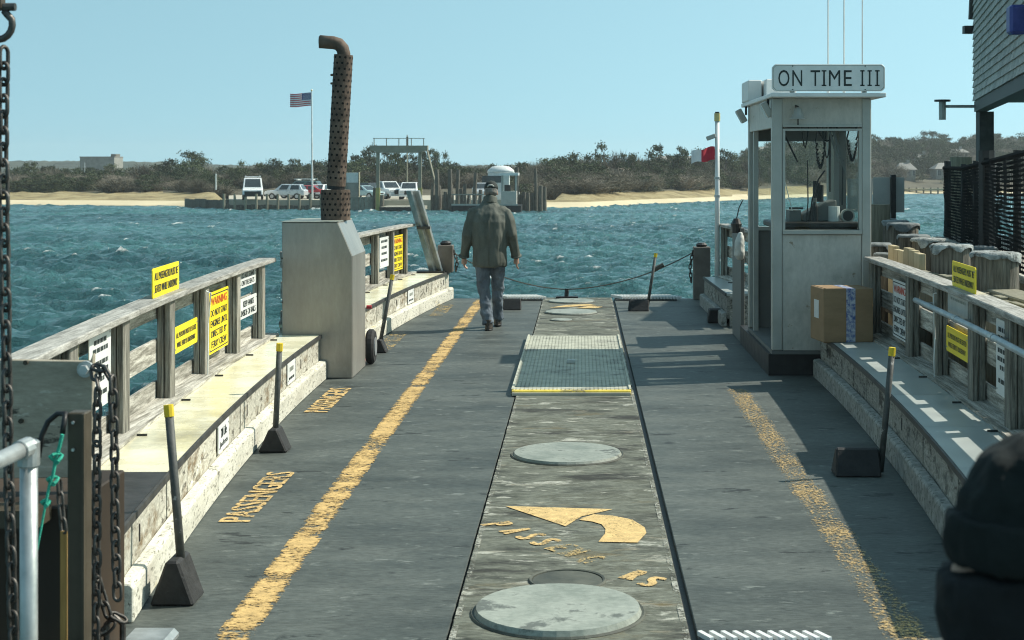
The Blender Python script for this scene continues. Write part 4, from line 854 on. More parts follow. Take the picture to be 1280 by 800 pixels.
rsign(10.18,10.9,.63,.81,off=.0,name='passenger_sign',label='yellow two line sign below the pipe on the shaded railing',mat='sign_yellow',lines=DK)
rsign(10.15,10.85,.88,1.06,off=.0,name='faded_sign',label='faded grey sign above the pipe on the shaded railing',mat='sign_grey',lines=[('#',.72,.1,.7,'cover')])
rsign(12.4,13.0,.5,.985,off=.0,name='warning_sign',label='white WARNING sign with red heading on the shaded railing by the box',mat='signw',lines=W5,border=True)
rsign(9.02,9.35,.56,1.02,off=.0,name='rules_sign',label='narrow pale sign of small print on the shaded railing behind the pipe',mat='signw',lines=fine)
def ksign(Ya,Yb,label,two=True):
    a=Vector((LK(Ya)-.062,Ya,.185)); b_=Vector((LK(Yb)-.062,Yb,.185)); sign('bench_sign',label,a,b_-a,Z_,(b_-a).length,.175,'signw',[('20 Life',.5,.32,.55,'ink'),('Jackets',.12,.25,.75,'ink')] if two else [('#',.55,.2,.5,'cover'),('#',.18,.12,.7,'ink')])
ksign(9.3,9.68,'white life jacket sign on the cream bench front between two chocks'); ksign(12.2,12.58,'white sign on the cream bench front close to the engine casing',False); ksign(19.2,19.6,'white sign on the bench front beyond the engine casing',False)

# ------------------------------------------------------------------ engine casing and exhaust
r=thing('engine_casing',(-2.41,14.3,0),'tall grey metal engine casing with sloped corner between the two cream benches','casing')
prof=[(-2.735,.002),(-2.088,.002),(-2.088,1.12),(-2.22,1.43),(-2.735,1.43)]
MB().prism(prof,'y',13.9,14.74).build('body',M['casing'],r,bevel=.008)
MB().box(-2.74,-2.22,13.895,14.745,1.4305,1.437).build('top_plate',M['cover'],r)
for z in (.35,.8,1.2): MB().tube([(-2.73,13.898,z-.1),(-2.73,13.89,z-.1)],.008,6).build('bolt',M['trim'],r)
ex=thing('exhaust_stack',(-2.31,14.32,1.43),'rusty perforated exhaust stack with bent top on the engine casing','exhaust')
def perf(mb_,p0,p1,rad,rows,cols,hr):
    p0,p1=Vector(p0),Vector(p1); d=(p1-p0).normalized(); x=d.orthogonal().normalized(); y=d.cross(x)
    for i in range(rows):
        for j in range(cols):
            a=2*math.pi*(j+.5*(i%2))/cols; n_=x*math.cos(a)+y*math.sin(a); c=p0.lerp(p1,(i+.5)/rows)+n_*(rad+.0015); t=d.cross(n_)
            mb_.add([c+(t*math.cos(k*math.pi/3)+d*math.sin(k*math.pi/3))*hr for k in range(6)],[tuple(range(6))])
MB().tube([(-2.31,14.32,1.437),(-2.31,14.32,1.72)],.138,24).build('lower_shield',M['rust'],ex,smooth=False)
mb=MB(); perf(mb,(-2.31,14.32,1.46),(-2.31,14.32,1.71),.138,5,17,.0125); mb.build('perforations',M['hole'],ex,kind='stuff')
MB().tube([(-2.31,14.32,1.72),(-2.305,14.32,1.76)],.085,20).build('neck',M['black'],ex)
pa,pb=(-2.305,14.32,1.755),(-2.235,14.32,2.99); MB().tube([pa,pb],.089,24).build('heat_shield',M['rust'],ex)
mb=MB(); perf(mb,Vector(pa)+Vector((.002,0,.05)),pb,.089,22,11,.0125); mb.build('perforations',M['hole'],ex,kind='stuff')
el=[(-2.235,14.32,2.90),(-2.232,14.32,3.0),(-2.245,14.32,3.05),(-2.28,14.32,3.09),(-2.33,14.32,3.105),(-2.46,14.315,3.115)]
MB().tube(el,.062,18).build('bent_pipe',M['rust'],ex,smooth=True); MB().tube([(-2.4605,14.315,3.115),(-2.462,14.315,3.115)],.052,16).build('pipe_mouth',M['hole'],ex)
for z in (2.72,2.8): MB().tube([(-2.35,14.3,z),(-2.25,14.25,z)],.012,6).build('clamp_bolt',M['rust'],ex)

# ------------------------------------------------------------------ pilothouse
cb=thing('pilothouse',(2.23,15.1,0),'grey glazed pilothouse with white name board on its roof','pilothouse')
x0,x1,ya,yb=1.77,2.69,14.07,16.1
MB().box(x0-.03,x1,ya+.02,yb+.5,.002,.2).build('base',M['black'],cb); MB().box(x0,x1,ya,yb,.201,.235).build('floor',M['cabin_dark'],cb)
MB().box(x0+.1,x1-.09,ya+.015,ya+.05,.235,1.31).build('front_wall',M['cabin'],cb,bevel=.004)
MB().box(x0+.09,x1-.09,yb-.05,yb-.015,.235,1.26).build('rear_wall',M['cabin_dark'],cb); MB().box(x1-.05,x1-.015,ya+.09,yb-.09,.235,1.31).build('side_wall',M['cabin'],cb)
for (x,w) in ((x0,.098),(x1-.088,.088)):
    for y in (ya,yb-.09): MB().box(x,x+w,y,y+.09,.236,2.5705).build('corner_post',M['cabin_frame'],cb,bevel=.008)
MB().box(x0+.02,x0+.07,yb-.36,yb-.31,.236,2.3).build('door_post',M['cabin_frame'],cb)
MB().box(x0+.098,x1-.088,ya-.02,ya+.07,1.312,1.352).build('sill',M['cabin_frame'],cb,bevel=.004); MB().box(x0+.098,x1-.088,yb-.08,yb,1.262,1.3).build('sill',M['cabin_frame'],cb); MB().box(x1-.07,x1+.01,ya+.09,yb-.09,1.312,1.35).build('sill',M['cabin_frame'],cb)
MB().box(x0+.098,x1-.088,ya+.01,ya+.06,2.32,2.57).build('header',M['cabin'],cb); MB().box(x0+.01,x0+.06,ya+.09,yb-.09,2.3,2.57).build('header',M['cabin'],cb); MB().box(x1-.06,x1-.01,ya+.09,yb-.09,2.3,2.57).build('header',M['cabin'],cb); MB().box(x0+.098,x1-.088,yb-.06,yb-.01,2.2,2.57).build('header',M['cabin_dark'],cb)
for (z0_,z1_) in ((2.305,2.33),(2.27,2.29)): MB().box(x0+.098,x1-.088,ya-.005,ya+.075,z0_,z1_).build('window_head',M['cabin_frame'],cb)
for x in (x0+.099,x1-.113): MB().box(x,x+.024,ya+.0,ya+.07,1.353,2.269).build('window_jamb',M['cabin_frame'],cb)
MB().box(x0+.123,x1-.113,ya+.03,ya+.036,1.353,2.269).build('window',M['glass'],cb); MB().box(x0+.1,x1-.09,yb-.045,yb-.039,1.301,2.3).build('window',M['glass'],cb); MB().box(x1-.035,x1-.029,ya+.09,yb-.09,1.351,2.3).build('window',M['glass'],cb)
MB().box(x0-.035,x1+.09,ya-.24,yb+.35,2.5715,2.612).build('roof',M['roofw'],cb,bevel=.006); MB().box(x0+.06,x1-.06,ya+.06,yb-.06,2.54,2.568).build('ceiling',M['black'],cb)
# name board
sb=thing('name_board',(2.255,13.83,2.615),'white board on the pilothouse roof lettered ON TIME III','sign')
sx0,sx1,sz0,sz1=1.742,2.772,2.625,2.872; c=.03
poly=[(sx0+c,sz0),(sx1-c,sz0),(sx1-c*.5,sz0+c*.4),(sx1,sz0+c),(sx1,sz1-c),(sx1-c*.5,sz1-c*.4),(sx1-c,sz1),(sx0+c,sz1),(sx0+c*.5,sz1-c*.4),(sx0,sz1-c),(sx0,sz0+c),(sx0+c*.5,sz0+c*.4)]
MB().prism(poly,'y',13.845,13.875).build('board',M['signw'],sb,bevel=.003)
fr=MB(); cxs=[(p_[0]) for p_ in poly]
for i in range(12):
    a,b_=poly[i],poly[(i+1)%12]; sh=lambda p_:((p_[0]-2.257)*.982+2.257,(p_[1]-2.748)*.93+2.748); a2,b2=sh(a),sh(b_); a3,b3=((a2[0]-2.257)*.993+2.257,(a2[1]-2.748)*.972+2.748),((b2[0]-2.257)*.993+2.257,(b2[1]-2.748)*.972+2.748)
    fr.add([(a2[0],13.8435,a2[1]),(b2[0],13.8435,b2[1]),(b3[0],13.8435,b3[1]),(a3[0],13.8435,a3[1])],[(0,1,2,3)])
fr.build('border_line',M['cover'],sb)
kx=1.03/780.0; bx=sx0-360*kx                            # letter boxes measured across the board
zc0,zc1=sz0+.048,sz1-.055
for ch,a,b_ in (('O',403,480),('N',500,568),('T',625,692),('I',702,735),('M',752,830),('E',855,910),('I',968,998),('I',1018,1048),('I',1070,1102)):
    mb=MB(); xa,xb=bx+a*kx,bx+b_*kx
    if ch=='I':
        xm=(xa+xb)/2; t=.0075
        for (p0,p1,q0,q1) in ((xm-t,xm+t,zc0,zc1),(xa,xb,zc0,zc0+.012),(xa,xb,zc1-.012,zc1)): mb.add([(p0,13.8432,q0),(p1,13.8432,q0),(p1,13.8432,q1),(p0,13.8432,q1)],[(0,1,2,3)])
    else: text_into(mb,ch,(xa,13.8432,zc0-(.003 if ch=='O' else 0)),X_,Z_,xb-xa,zc1-zc0+(.006 if ch=='O' else 0))
    mb.build('letter',M['ink'],sb)
for x in (1.93,2.59):
    MB().box(x-.02,x+.02,13.8755,13.9,2.6125,2.8).build('bracket',M['cabin_frame'],sb)
    for z in (2.64,2.855): MB().tube([(x,13.8445,z),(x,13.84,z)],.006,6).build('bolt',M['trim'],sb)
# roof boxes, antennas, flood lights, bell
MB().box(1.73,1.87,15.7,16.35,2.613,2.83).build('roof_locker',M['roofw'],bevel=.01,label='white box on the outer edge of the pilothouse roof',cat='box'); MB().box(1.89,2.2,15.5,16.2,2.613,2.83).build('roof_locker',M['roofw'],bevel=.01,label='white box tucked behind the name board on the pilothouse roof',cat='box')
for x,y,nm in ((2.46,15.0,'whip antenna over the letter I of TIME behind the name board'),(2.6,14.9,'whip antenna over the letter E behind the name board'),(2.8-.02,14.9,'whip antenna over the end numerals behind the name board')):
    MB().tube([(x-.02,y,2.6125),(x-.02,y,2.7),(x-.02,y,2.75),(x-.02,y,4.4)],[.014,.014,.008,.005],6).build('whip_antenna',M['roofw'],label=nm,cat='antenna')
for y,nm in ((14.3,'flood light under the roof edge next to the pilothouse corner post'),(16.2,'flood light hanging at the outer roof corner of the pilothouse')):
    f=thing('flood_light',(1.73,y,2.5),nm,'lamp'); Mx=Matrix.Rotation(-.5,3,'Y'); MB().obox((1.735 if y<15 else 1.70,y-.1,2.47),.06,.13,.15,Mx).build('housing',M['cabin_frame'],f,bevel=.006); MB().obox((1.715 if y<15 else 1.68,y-.1,2.455),.02,.11,.13,Mx).build('lens',M['lamp_lens'],f); MB().tube([(1.75,y-.1,2.571),(1.75,y-.1,2.48)],.012,6).build('bracket',M['black'],f)
bl=thing('bell',(1.99,14.0,2.38),'small grey bell hung on the pilothouse header','bell'); bp_=(1.995,13.96)
MB().loft([((*bp_,2.375),.088,.088),((*bp_,2.39),.062,.062),((*bp_,2.43),.046,.046),((*bp_,2.475),.034,.034),((*bp_,2.485),.01,.01)],18).build('bell_body',M['cabin_frame'],bl,smooth=True); MB().tube([(*bp_,2.40),(*bp_,2.32)],.006,6).build('clapper',M['black'],bl); MB().beam((*bp_,2.48),(1.995,14.1,2.5),.02,.02).build('bracket',M['black'],bl)
# inside the pilothouse
cs=thing('helm_console',(2.28,14.7,.235),'dark helm console with instruments inside the pilothouse','console')
MB().box(1.9,2.62,14.4,14.95,.24,1.36).build('cabinet',M['black'],cs); MB().box(1.80,2.63,14.30,15.0,1.361,1.415).build('desk_top',M['black'],cs,bevel=.01)
for q,(a,b_) in enumerate(((2.12,2.36),)): MB().prism([(a,1.416),(b_+.08,1.416),(b_+.08,1.62),(b_-.02,1.60),(a,1.48)],'y',14.5,14.8).build('radar_unit',M['cabin_dark'],cs,bevel=.01)
MB().box(1.99,2.1,14.5,14.75,1.416,1.52).build('gauge_box',M['cabin_dark'],cs); MB().box(1.985,2.12,14.48,14.5,1.53,1.55).build('gauge_hood',M['black'],cs)
MB().tube([(2.415,14.5,1.416),(2.415,14.5,1.56)],.055,16).build('white_mug',M['signw'],cs); MB().tube([(2.54,14.45,1.47),(2.54,14.52,1.47)],.065,18).build('dial',M['cabin_frame'],cs); MB().tube([(2.54,14.445,1.47),(2.54,14.452,1.47)],.05,18).build('dial_face',M['black'],cs)
MB().ball((2.63,14.6,1.48),.055,.055,.055,14,10).build('globe',M['glass'],cs,smooth=True)
for q in range(3): MB().tube([(2.28+.03*q-.03,14.6,1.60),(2.28+.03*q-.03,14.6,1.80-.02*q)],.022,10).build('throttle',M['black'],cs)
MB().tube([(2.14,14.45,1.36),(2.16,14.45,1.6),(2.155,14.45,2.0)],.006,6).build('gooseneck',M['black'],cs); MB().tube([(2.17,14.45,1.4),(2.2,14.45,1.62),(2.26,14.45,1.82),(2.32,14.45,1.9)],.008,6).build('cable',M['black'],cs); MB().tube([(1.93,14.38,1.80),(2.0,14.38,1.52)],.004,6).build('stay',M['signw'],cs)
def coil(x,z0,z1,y,w,label,n=16):
    pts=[]
    for i in range(n*8+1):
        t=i/(n*8); a=t*n*6.283; s_=math.sin(math.pi*t); cx=x-w+2*w*t; cz=z0-(z0-z1)*math.sin(math.pi*t)**.6; pts.append((cx+.014*math.cos(a)*(.4+abs(math.cos(math.pi*t))*.2),y+.012*math.sin(a),cz+.012*math.sin(a*1.0+1)))
    MB().tube(pts,.0075,5).build('coiled_cord',M['cord_black'],label=label,cat='cord')
coil(2.555,2.26,2.0,14.3,.045,'black coiled handset cord hanging beside the overhead radio in the pilothouse',20); coil(2.255,2.25,1.93,14.3,.04,'black coiled handset cord hanging mid window in the pilothouse',20)
wp=thing('window_arms',(2.35,14.2,2.2),'pair of grey wiper arms hanging across the pilothouse window','wiper')
MB().beam((2.31,14.16,2.29),(2.40,14.16,1.99),.022,.012).build('arm',M['cabin_dark'],wp); MB().beam((2.345,14.16,2.29),(2.465,14.16,1.88),.022,.012).build('arm',M['cabin_dark'],wp); MB().beam((2.44,14.16,2.0),(2.435,14.16,1.58),.014,.01).build('blade',M['black'],wp)
MB().beam((2.0,15.0,2.27),(2.14,15.0,1.98),.016,.01).build('stay_bar',M['black'],label='thin dark bar slanting inside the far pilothouse window',cat='bar')
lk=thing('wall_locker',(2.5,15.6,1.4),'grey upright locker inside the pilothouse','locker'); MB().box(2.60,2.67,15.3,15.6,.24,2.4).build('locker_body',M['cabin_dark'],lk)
rd=thing('overhead_radio',(2.45,14.6,2.3),'black radio set hung under the pilothouse ceiling','radio'); MB().box(2.42,2.62,14.4,14.65,2.28,2.36).build('radio_case',M['black'],rd,bevel=.008); MB().box(2.44,2.6,14.395,14.4,2.295,2.345).build('radio_face',M['cabin_dark'],rd)
for k,(xa_,xb_,zl) in enumerate(((2.1,2.2,2.12),(2.3,2.42,2.02),(2.2,2.52,2.18),(2.38,2.4,1.7))):
    MB().tube([Vector((xa_,14.55,2.5)).lerp(Vector((xb_,14.6,2.5)),t/10)+Vector((0,0,-(2.5-zl)*math.sin(math.pi*t/10))) for t in range(11)],.007,6).build('slack_cable',M['cord_black'],smooth=True,label=('black cable loop hanging between the bell and the wipers','black cable loop between the two coiled cords','wide shallow black cable loop under the ceiling','narrow deep black cable loop near the throttles')[k]+' in the pilothouse',cat='cable')
bt=thing('thermos_bottle',(2.22,14.4,1.416),'dark bottle on the pilothouse console','bottle'); MB().loft([((2.22,14.42,1.417),.03,.03),((2.22,14.42,1.56),.03,.03),((2.22,14.42,1.6),.015,.015)],12).build('flask',M['black'],bt); MB().tube([(2.22,14.42,1.6),(2.22,14.42,1.64)],.017,10).build('stopper',M['cabin_dark'],bt)
# half-height side screen and bag past the door
MB().box(1.75,1.79,16.62,17.55,.002,1.26).build('side_screen',M['cabin_dark'],bevel=.005,label='half height grey screen standing past the pilothouse door',cat='panel')  # cabin shadow falling here is put into the colour as a darker grey
bag=MB(); bag.loft([((1.735,16.55,.92),.03,.06),((1.725,16.55,.97),.06,.1),((1.73,16.55,1.08),.055,.1),((1.735,16.55,1.16),.045,.08),((1.74,16.55,1.22),.02,.04)],12); bag=fuse(bag,.012,3,.008,14,(1,1,1)); bag.build('plastic_bag',M['sign_grey'],smooth=True,label='pale plastic bag hanging by the pilothouse door',cat='bag')
b2=thing('tool_hook',(1.72,17.0,1.2),'dark bag and hook on top of the grey side screen','bag'); MB().loft([((1.72,16.8,1.2),.05,.08),((1.72,16.8,1.3),.06,.09),((1.72,16.8,1.36),.03,.05)],10).build('pouch',M['black'],b2); MB().tube([(1.72,16.8,1.35),(1.75,16.8,1.48),(1.79,16.8,1.56)],.006,6).build('hook_line',M['black'],b2)

# light pole with pennant on the far right rail
fx,fy=1.885,21.0
lp=thing('light_pole',(fx,fy,.4),'white pole with amber beacon and side flood light beside the short shaded railing','light pole')
MB().tube([(fx,fy,.4),(fx,fy,2.55)],[.036,.03],12).build('pole',M['roofw'],lp,smooth=True); MB().tube([(fx,fy,2.55),(fx,fy,2.66)],.042,12).build('beacon',M['amber'],lp); MB().tube([(fx,fy,2.66),(fx,fy,2.68)],.03,10).build('beacon_cap',M['black'],lp)
MB().obox((fx-.085,fy,2.33),.13,.1,.06,Matrix.Rotation(-.35,3,'Y')).build('flood_housing',M['cabin_frame'],lp,bevel=.008); MB().beam((fx-.03,fy,2.36),(fx-.06,fy,2.36),.02,.02).build('arm',M['cabin_frame'],lp)
for z in (1.5,1.75): MB().tube([(fx,fy,z),(fx,fy,z+.03)],.042,12).build('clamp',M['pipe'],lp)
fl=MB(); nx=12; W_,H_=.32,.19
def fpos(i,t):
    s_=i/nx; return (fx-.035-W_*s_, fy+.03*math.sin(s_*8), 2.20-H_*t*(1-.15*s_)-.07*s_**1.2+.012*math.sin(s_*9+t))
for i in range(nx):
    for k in range(4): fl.add([fpos(i,k/4),fpos(i+1,k/4),fpos(i+1,(k+1)/4),fpos(i,(k+1)/4)],[(0,1,2,3)],0 if i<nx*.52 else 1)
o=fl.build('pennant',[M['flag_red'],M['flag_white']],label='small red and white flag blowing from the far light pole',cat='flag'); o.modifiers.new('t','SOLIDIFY').thickness=.003

# ------------------------------------------------------------------ chocks
def chock(px_c,Y,w,h,dp,lean,hl,label,handle=True,hx=0.0,flip=1,wedge=True):
    x=(px_c-VX)/F*Y; r=thing('wheel_chock',(x,Y,0),label,'wheel chock','wheel chocks on the deck')
    if wedge: MB().prism([(x-w/2,.001),(x+w/2,.001),(x+w*.14,h),(x-w*.14,h)],'y',Y-dp/2,Y+dp/2).build('block',M['rubber'],r,bevel=.01)
    else: MB().add([(x-w/2,Y-dp/2,.001),(x+w/2,Y-dp/2,.001),(x+w/2,Y+dp/2,.001),(x-w/2,Y+dp/2,.001),(x-w*.44,Y-dp*.12,h),(x+w*.48,Y-dp*.12,h),(x+w*.48,Y+dp*.12,h),(x-w*.44,Y+dp*.12,h)],[(3,2,1,0),(4,5,6,7),(0,1,5,4),(1,2,6,5),(2,3,7,6),(3,0,4,7)]).build('block',M['rubber'],r,bevel=.01)
    if handle:
        a=Vector((x+hx,Y,h*.1 if not wedge else h*.6)); b_=Vector((x+hx+lean[0],Y+lean[1],hl)); MB().tube([a,b_],.02,10).build('handle',M['handle'],r,smooth=True)
        d=(b_-a).normalized(); MB().tube([b_-d*.05,b_+d*.004],.023,10).build('grip_tip',M['cap_yellow'],r)
chock(222,6.85,.2,.2,.2,(-.075,.05),.87,'black rubber chock by the black ended bench, handle leaning outboard',hx=.02)
chock(344,10.42,.2,.16,.18,(.035,-.02),.735,'black rubber chock by the middle of the cream bench',hx=.0)
chock(475,15.85,.16,.14,.18,(.125,.05),.80,'black rubber chock with slanting handle past the engine casing',hx=-.0)
chock(640,20.45,.25,.15,.18,(0,0),.7,'black rubber chock without handle in view ahead of the walking man',handle=False,wedge=False)
chock(798,20.3,.28,.15,.18,(.12,.05),.76,'black rubber chock with raked handle at the far deck end on the pilothouse side',hx=.115,wedge=False)
chock(1070,9.62,.29,.17,.2,(.075,-.0),.80,'black rubber chock on the shaded deck by the grey bench',hx=.155,wedge=False)
p=G(899,403); MB().prism([(p.x-.15,.001),(p.x+.15,.001),(p.x+.14,.17),(p.x-.13,.17)],'y',p.y-.1,p.y+.1).build('step_block',M['rubber'],bevel=.012,label='dark rubber block on the deck against the short far bench',cat='block')

# hand truck behind the casing
ht=thing('hand_truck',(-2.1,14.95,0),'hand truck with black tyre standing behind the engine casing','hand truck')
for y in (14.98,): 
    w=MB().tube([(-2.10,14.93,.17),(-2.02,14.93,.17)],.17,22).build('wheel',M['tyre'],ht,bevel=.02); MB().tube([(-2.105,14.93,.17),(-2.012,14.93,.17)],.09,16).build('hub',M['rim'],w)
w=MB().tube([(-2.5,14.93,.17),(-2.42,14.93,.17)],.17,22).build('wheel',M['tyre'],ht,bevel=.02)
for x in (-2.14,-2.38): MB().tube([(x,14.95,.1),(x,14.82,1.15)],.016,8).build('frame_tube',M['p_red'],ht)
for z in (.3,.6,.9): MB().beam((-2.14,14.93-.13*z/1.1,z),(-2.38,14.93-.13*z/1.1,z),.02,.02).build('cross_bar',M['p_red'],ht)
MB().tube([(-2.05,14.9,.56),(-2.10,14.9,.56)],.018,8).build('red_knob',M['p_red'],ht); MB().box(-2.4,-2.12,14.95,15.2,.01,.02).build('toe_plate',M['p_red'],ht)

# end posts with chain, rope barrier
def end_post(x0_,x1_,y,z0_,z1_,label):
    r=thing('end_post',((x0_+x1_)/2,y,z0_),label,'post'); MB().box(x0_,x1_,y-.11,y+.11,z0_,z1_).build('post',M['rust_grey'] if 'rust_grey' in M else M['brown_post'],r,bevel=.008)
    xm=(x0_+x1_)/2; MB().loft([((xm,y,z1_),.07,.07),((xm,y,z1_+.03),.085,.085),((xm,y,z1_+.06),.05,.05)],12).build('top_cleat',M['black'],r)
    return r
M['brown_post']=pm('brown grey steel post',[(.1,.085,.07),(.16,.14,.12)],4,rough=.6,bump=.1,rnd=.05)
end_post(1.63,1.87,22.03,.0,.76,'square brown steel post at the far deck end on the pilothouse side'); end_post(-2.06,-1.84,21.95,.4,.79,'square brown steel post on the end of the cream bench beyond the casing')
lm=MB(); lm.tube([(math.copysign(max(0,abs(math.cos(a))-0)*.5,math.cos(a))*.72, 0, math.sin(a)*.5+math.copysign(.5,math.sin(a))*.6) for a in [math.pi*2*(i+.5)/16 for i in range(16)]],.155,6,closed=True)
LINK=lm.mesh('link',M['chain'],smooth=True)                # unit link: about 1.6+.34 long, scaled per chain
def chain(name,pts,pitch,label,s=None):
    """links threaded along a polyline"""
    pts=[Vector(p) for p in pts]; r=thing(name,pts[0],label,'chain'); seg=[(pts[i+1]-pts[i]).length for i in range(len(pts)-1)]; tot=sum(seg); n=max(2,int(tot/pitch))
    for k in range(n):
        t=(k+.5)/n*tot; i=0
        while i<len(seg)-1 and t>seg[i]: t-=seg[i]; i+=1
        c=pts[i].lerp(pts[i+1],t/seg[i]); d=(pts[i+1]-pts[i]).normalized()
        q=d.to_track_quat('Z','Y').to_matrix() @ Matrix.Rotation((math.pi/2 if k%2 else 0)+.35+random.uniform(-.18,.18),3,'Z')
        o=link_mesh('link',LINK,r,c-pts[0],q.to_euler(),(pitch*.86,)*3)
    return r
chain('barrier_chain',[(1.62,22.0,.70),(1.58,22.0,.45),(1.60,22.0,.25)],.06,'short chain hanging from the steel post standing on the deck')
chain('barrier_chain',[(-1.83,21.9,.72),(-1.78,21.9,.55),(-1.8,21.9,.42)],.06,'short chain hanging from the steel post standing on the bench')
r=thing('barrier_rope',(0,22.0,.1),'dark rope slung low across the open far end of the deck','rope')
def cat(a,b,sag,n=16): a,b=Vector(a),Vector(b); return [a.lerp(b,i/n)+Vector((0,0,-sag*4*(i/n)*(1-i/n))) for i in range(n+1)]
MB().tube(cat((1.63,22.0,.68),(-.2,22.05,.14),.12),.009,6).build('rope_right',M['rope'],r); MB().tube(cat((-.2,22.05,.14),(-1.84,21.95,.68),.12),.009,6).build('rope_left',M['rope'],r); MB().tube([(1.2,22.0,.50),(1.05,22.01,.42)],.035,8).build('knot',M['rope'],r)
MB().tube([(-.2,22.05,.15),(-.21,22.05,.02)],.03,6).build('hook',M['black'],r); MB().box(-.36,-.04,21.98,22.12,.013,.04).build('hook_plate',M['black'],r)
# leaning ramp arm
ra=thing('aluminium_beam',(-2.05,21.7,.4),'pale aluminium channel arm leaning against the end of the sunlit railing','beam')
a,b_=Vector((-2.08,21.85,.42)),Vector((-2.38,21.55,1.58))
for off in (-.055,.055): MB().beam(a+Vector((off,0,0)),b_+Vector((off,0,0)),.03,.11).build('flange',M['steel_pale'],ra)
MB().beam(a+Vector((0,.03,0)),b_+Vector((0,.03,0)),.085,.02).build('web',M['steel_pale'],ra); MB().obox((-2.24,21.7,1.05),.19,.16,.04).build('collar',M['trim'],ra); MB().box(-2.35,-1.95,21.7,21.98,.401,.425).build('foot_plate',M['black'],ra)

# cardboard box on the grey bench
bx_=thing('cardboard_box',(2.28,13.55,.401),'brown cardboard box with blue printed tape on the grey bench','box')
Rz=Matrix.Rotation(R(8),4,'Z'); T=Matrix.Translation(Vector((2.315,13.5,.401)))@Rz
def bput(mb,nm,mt,**k): return mb.xform(T).build(nm,mt,bx_,**k)
bput(MB().box(-.225,.225,-.2,.2,0,.47),'carton',M['card'],bevel=.006)
bput(MB().box(-.02,.062,-.2025,-.2005,.002,.47),'tape',M['tape']); bput(MB().box(-.02,.062,-.2,.2,.4705,.472),'tape',M['tape'])
bput(MB().box(-.2275,-.2255,-.06,.08,.2,.36),'label_sticker',M['label']); bput(MB().box(-.226,-.02,-.201,-.2,.462,.4745),'flap_edge',M['card']); bput(MB().box(-.2,-.03,-.19,.19,.471,.4735),'top_flap',M['card'])

# ------------------------------------------------------------------ dock on the right: fenders, pilings, fence, building
DX=2.97
fw=thing('fender_planks',(DX,11.8,-1.5),'row of timber fender planks between the ferry rail and pilings','planks')
Y=8.2
while Y<14.6:
    w=random.uniform(.2,.27); new=13.2<Y<14.5; zt=1.17+random.uniform(-.03,.03) if new else 1.02+random.uniform(-.04,.04)
    MB().box(DX,DX+.06,Y,Y+w-.012,-1.6,zt).build('plank',M['plank_new'] if new or random.random()<.25 else M['pile_pale'],fw,bevel=.004); Y+=w
MB().box(DX+.062,DX+.3,8.0,13.1,.96,1.03).build('cap_timber',M['pile_pale'],fw,bevel=.01); MB().box(DX-.05,DX-.002,8.0,14.6,.55,.72).build('wale',M['pile'],fw)
def capped_pile(px,Y,z,d,label,cap=True,mat='pile',white=True):
    x=(px-VX)/F*Y; r=thing('dock_piling',(x,Y,-3),label,'piling','pilings along the dock')
    rs=d/2; mb=MB(); n=16; rings=[]
    pts=[(x,Y,-3.0),(x+.01,Y,-1),(x,Y,z-.25),(x,Y,z-.02)]; mb.tube(pts,[rs*1.02,rs,rs*.98,rs*.97],n); mb.build('timber',M[mat],r)
    if cap:
        mb=MB(); o=len(mb.v); k=28
        for i in range(k):
            a=2*math.pi*i/k; dr=.02+.14*max(0,noise.noise((x*5+math.cos(a)*1.3,Y+math.sin(a)*1.3,0))+.15); 
            for (rr_,zz) in ((rs+.008+.006*random.random(),z-dr),(rs+.012,z-.006),(rs*.97,z+.008),(rs*.45,z+.010)): mb.v.append((x+rr_*math.cos(a),Y+rr_*math.sin(a),zz+random.uniform(-.005,.005)))
        for i in range(k):
            j=(i+1)%k
            for q in range(3): mb.f.append((i*4+q,j*4+q,j*4+q+1,i*4+q+1)); mb.m.append(0)
        mb.f.append(tuple(i*4+3 for i in range(k))); mb.m.append(0)
        mb.build('cap',M['pile_cap' if white else 'pile_cap_grey'],r,smooth=True)
capped_pile(1244,11.5,1.29,.36,'piling with ragged white cap next to the ferry railing, nearest the black net fence')
capped_pile(1189,13.0,1.27,.345,'piling with ragged white cap second along the row from the net fence')
capped_pile(1162,14.4,1.25,.345,'piling with thin whitish cap third along the row from the net fence')
capped_pile(1142,16.2,1.20,.33,'short piling with dull grey cap in the middle of the row',white=False)
capped_pile(1129,17.6,1.27,.36,'stout piling with dark grey cap beyond the middle of the row',white=False)
capped_pile(1119,19.2,1.24,.32,'piling with dark grey cap in front of the last piles of the row',white=False)
capped_pile(1106,20.6,1.21,.3,'slim piling with dark cap near the end of the row',white=False)
capped_pile(1096,20.0,1.45,.36,'square topped weathered piling standing above its neighbours by the pilothouse',cap=False,mat='pile_pale')
capped_pile(1094,16.0,1.12,.33,'low piling with dull cap tight behind the pilothouse wall',white=False)
capped_pile(1112,14.9,1.08,.3,'low piling with dull cap just behind the new planks',white=False)
capped_pile(1222,13.9,1.2,.34,'piling with dull cap at the foot of the net fence',white=False)
capped_pile(1201,25.0,2.09,.36,'tall greenish piling rising behind the net fence',cap=False,mat='pile_pale')
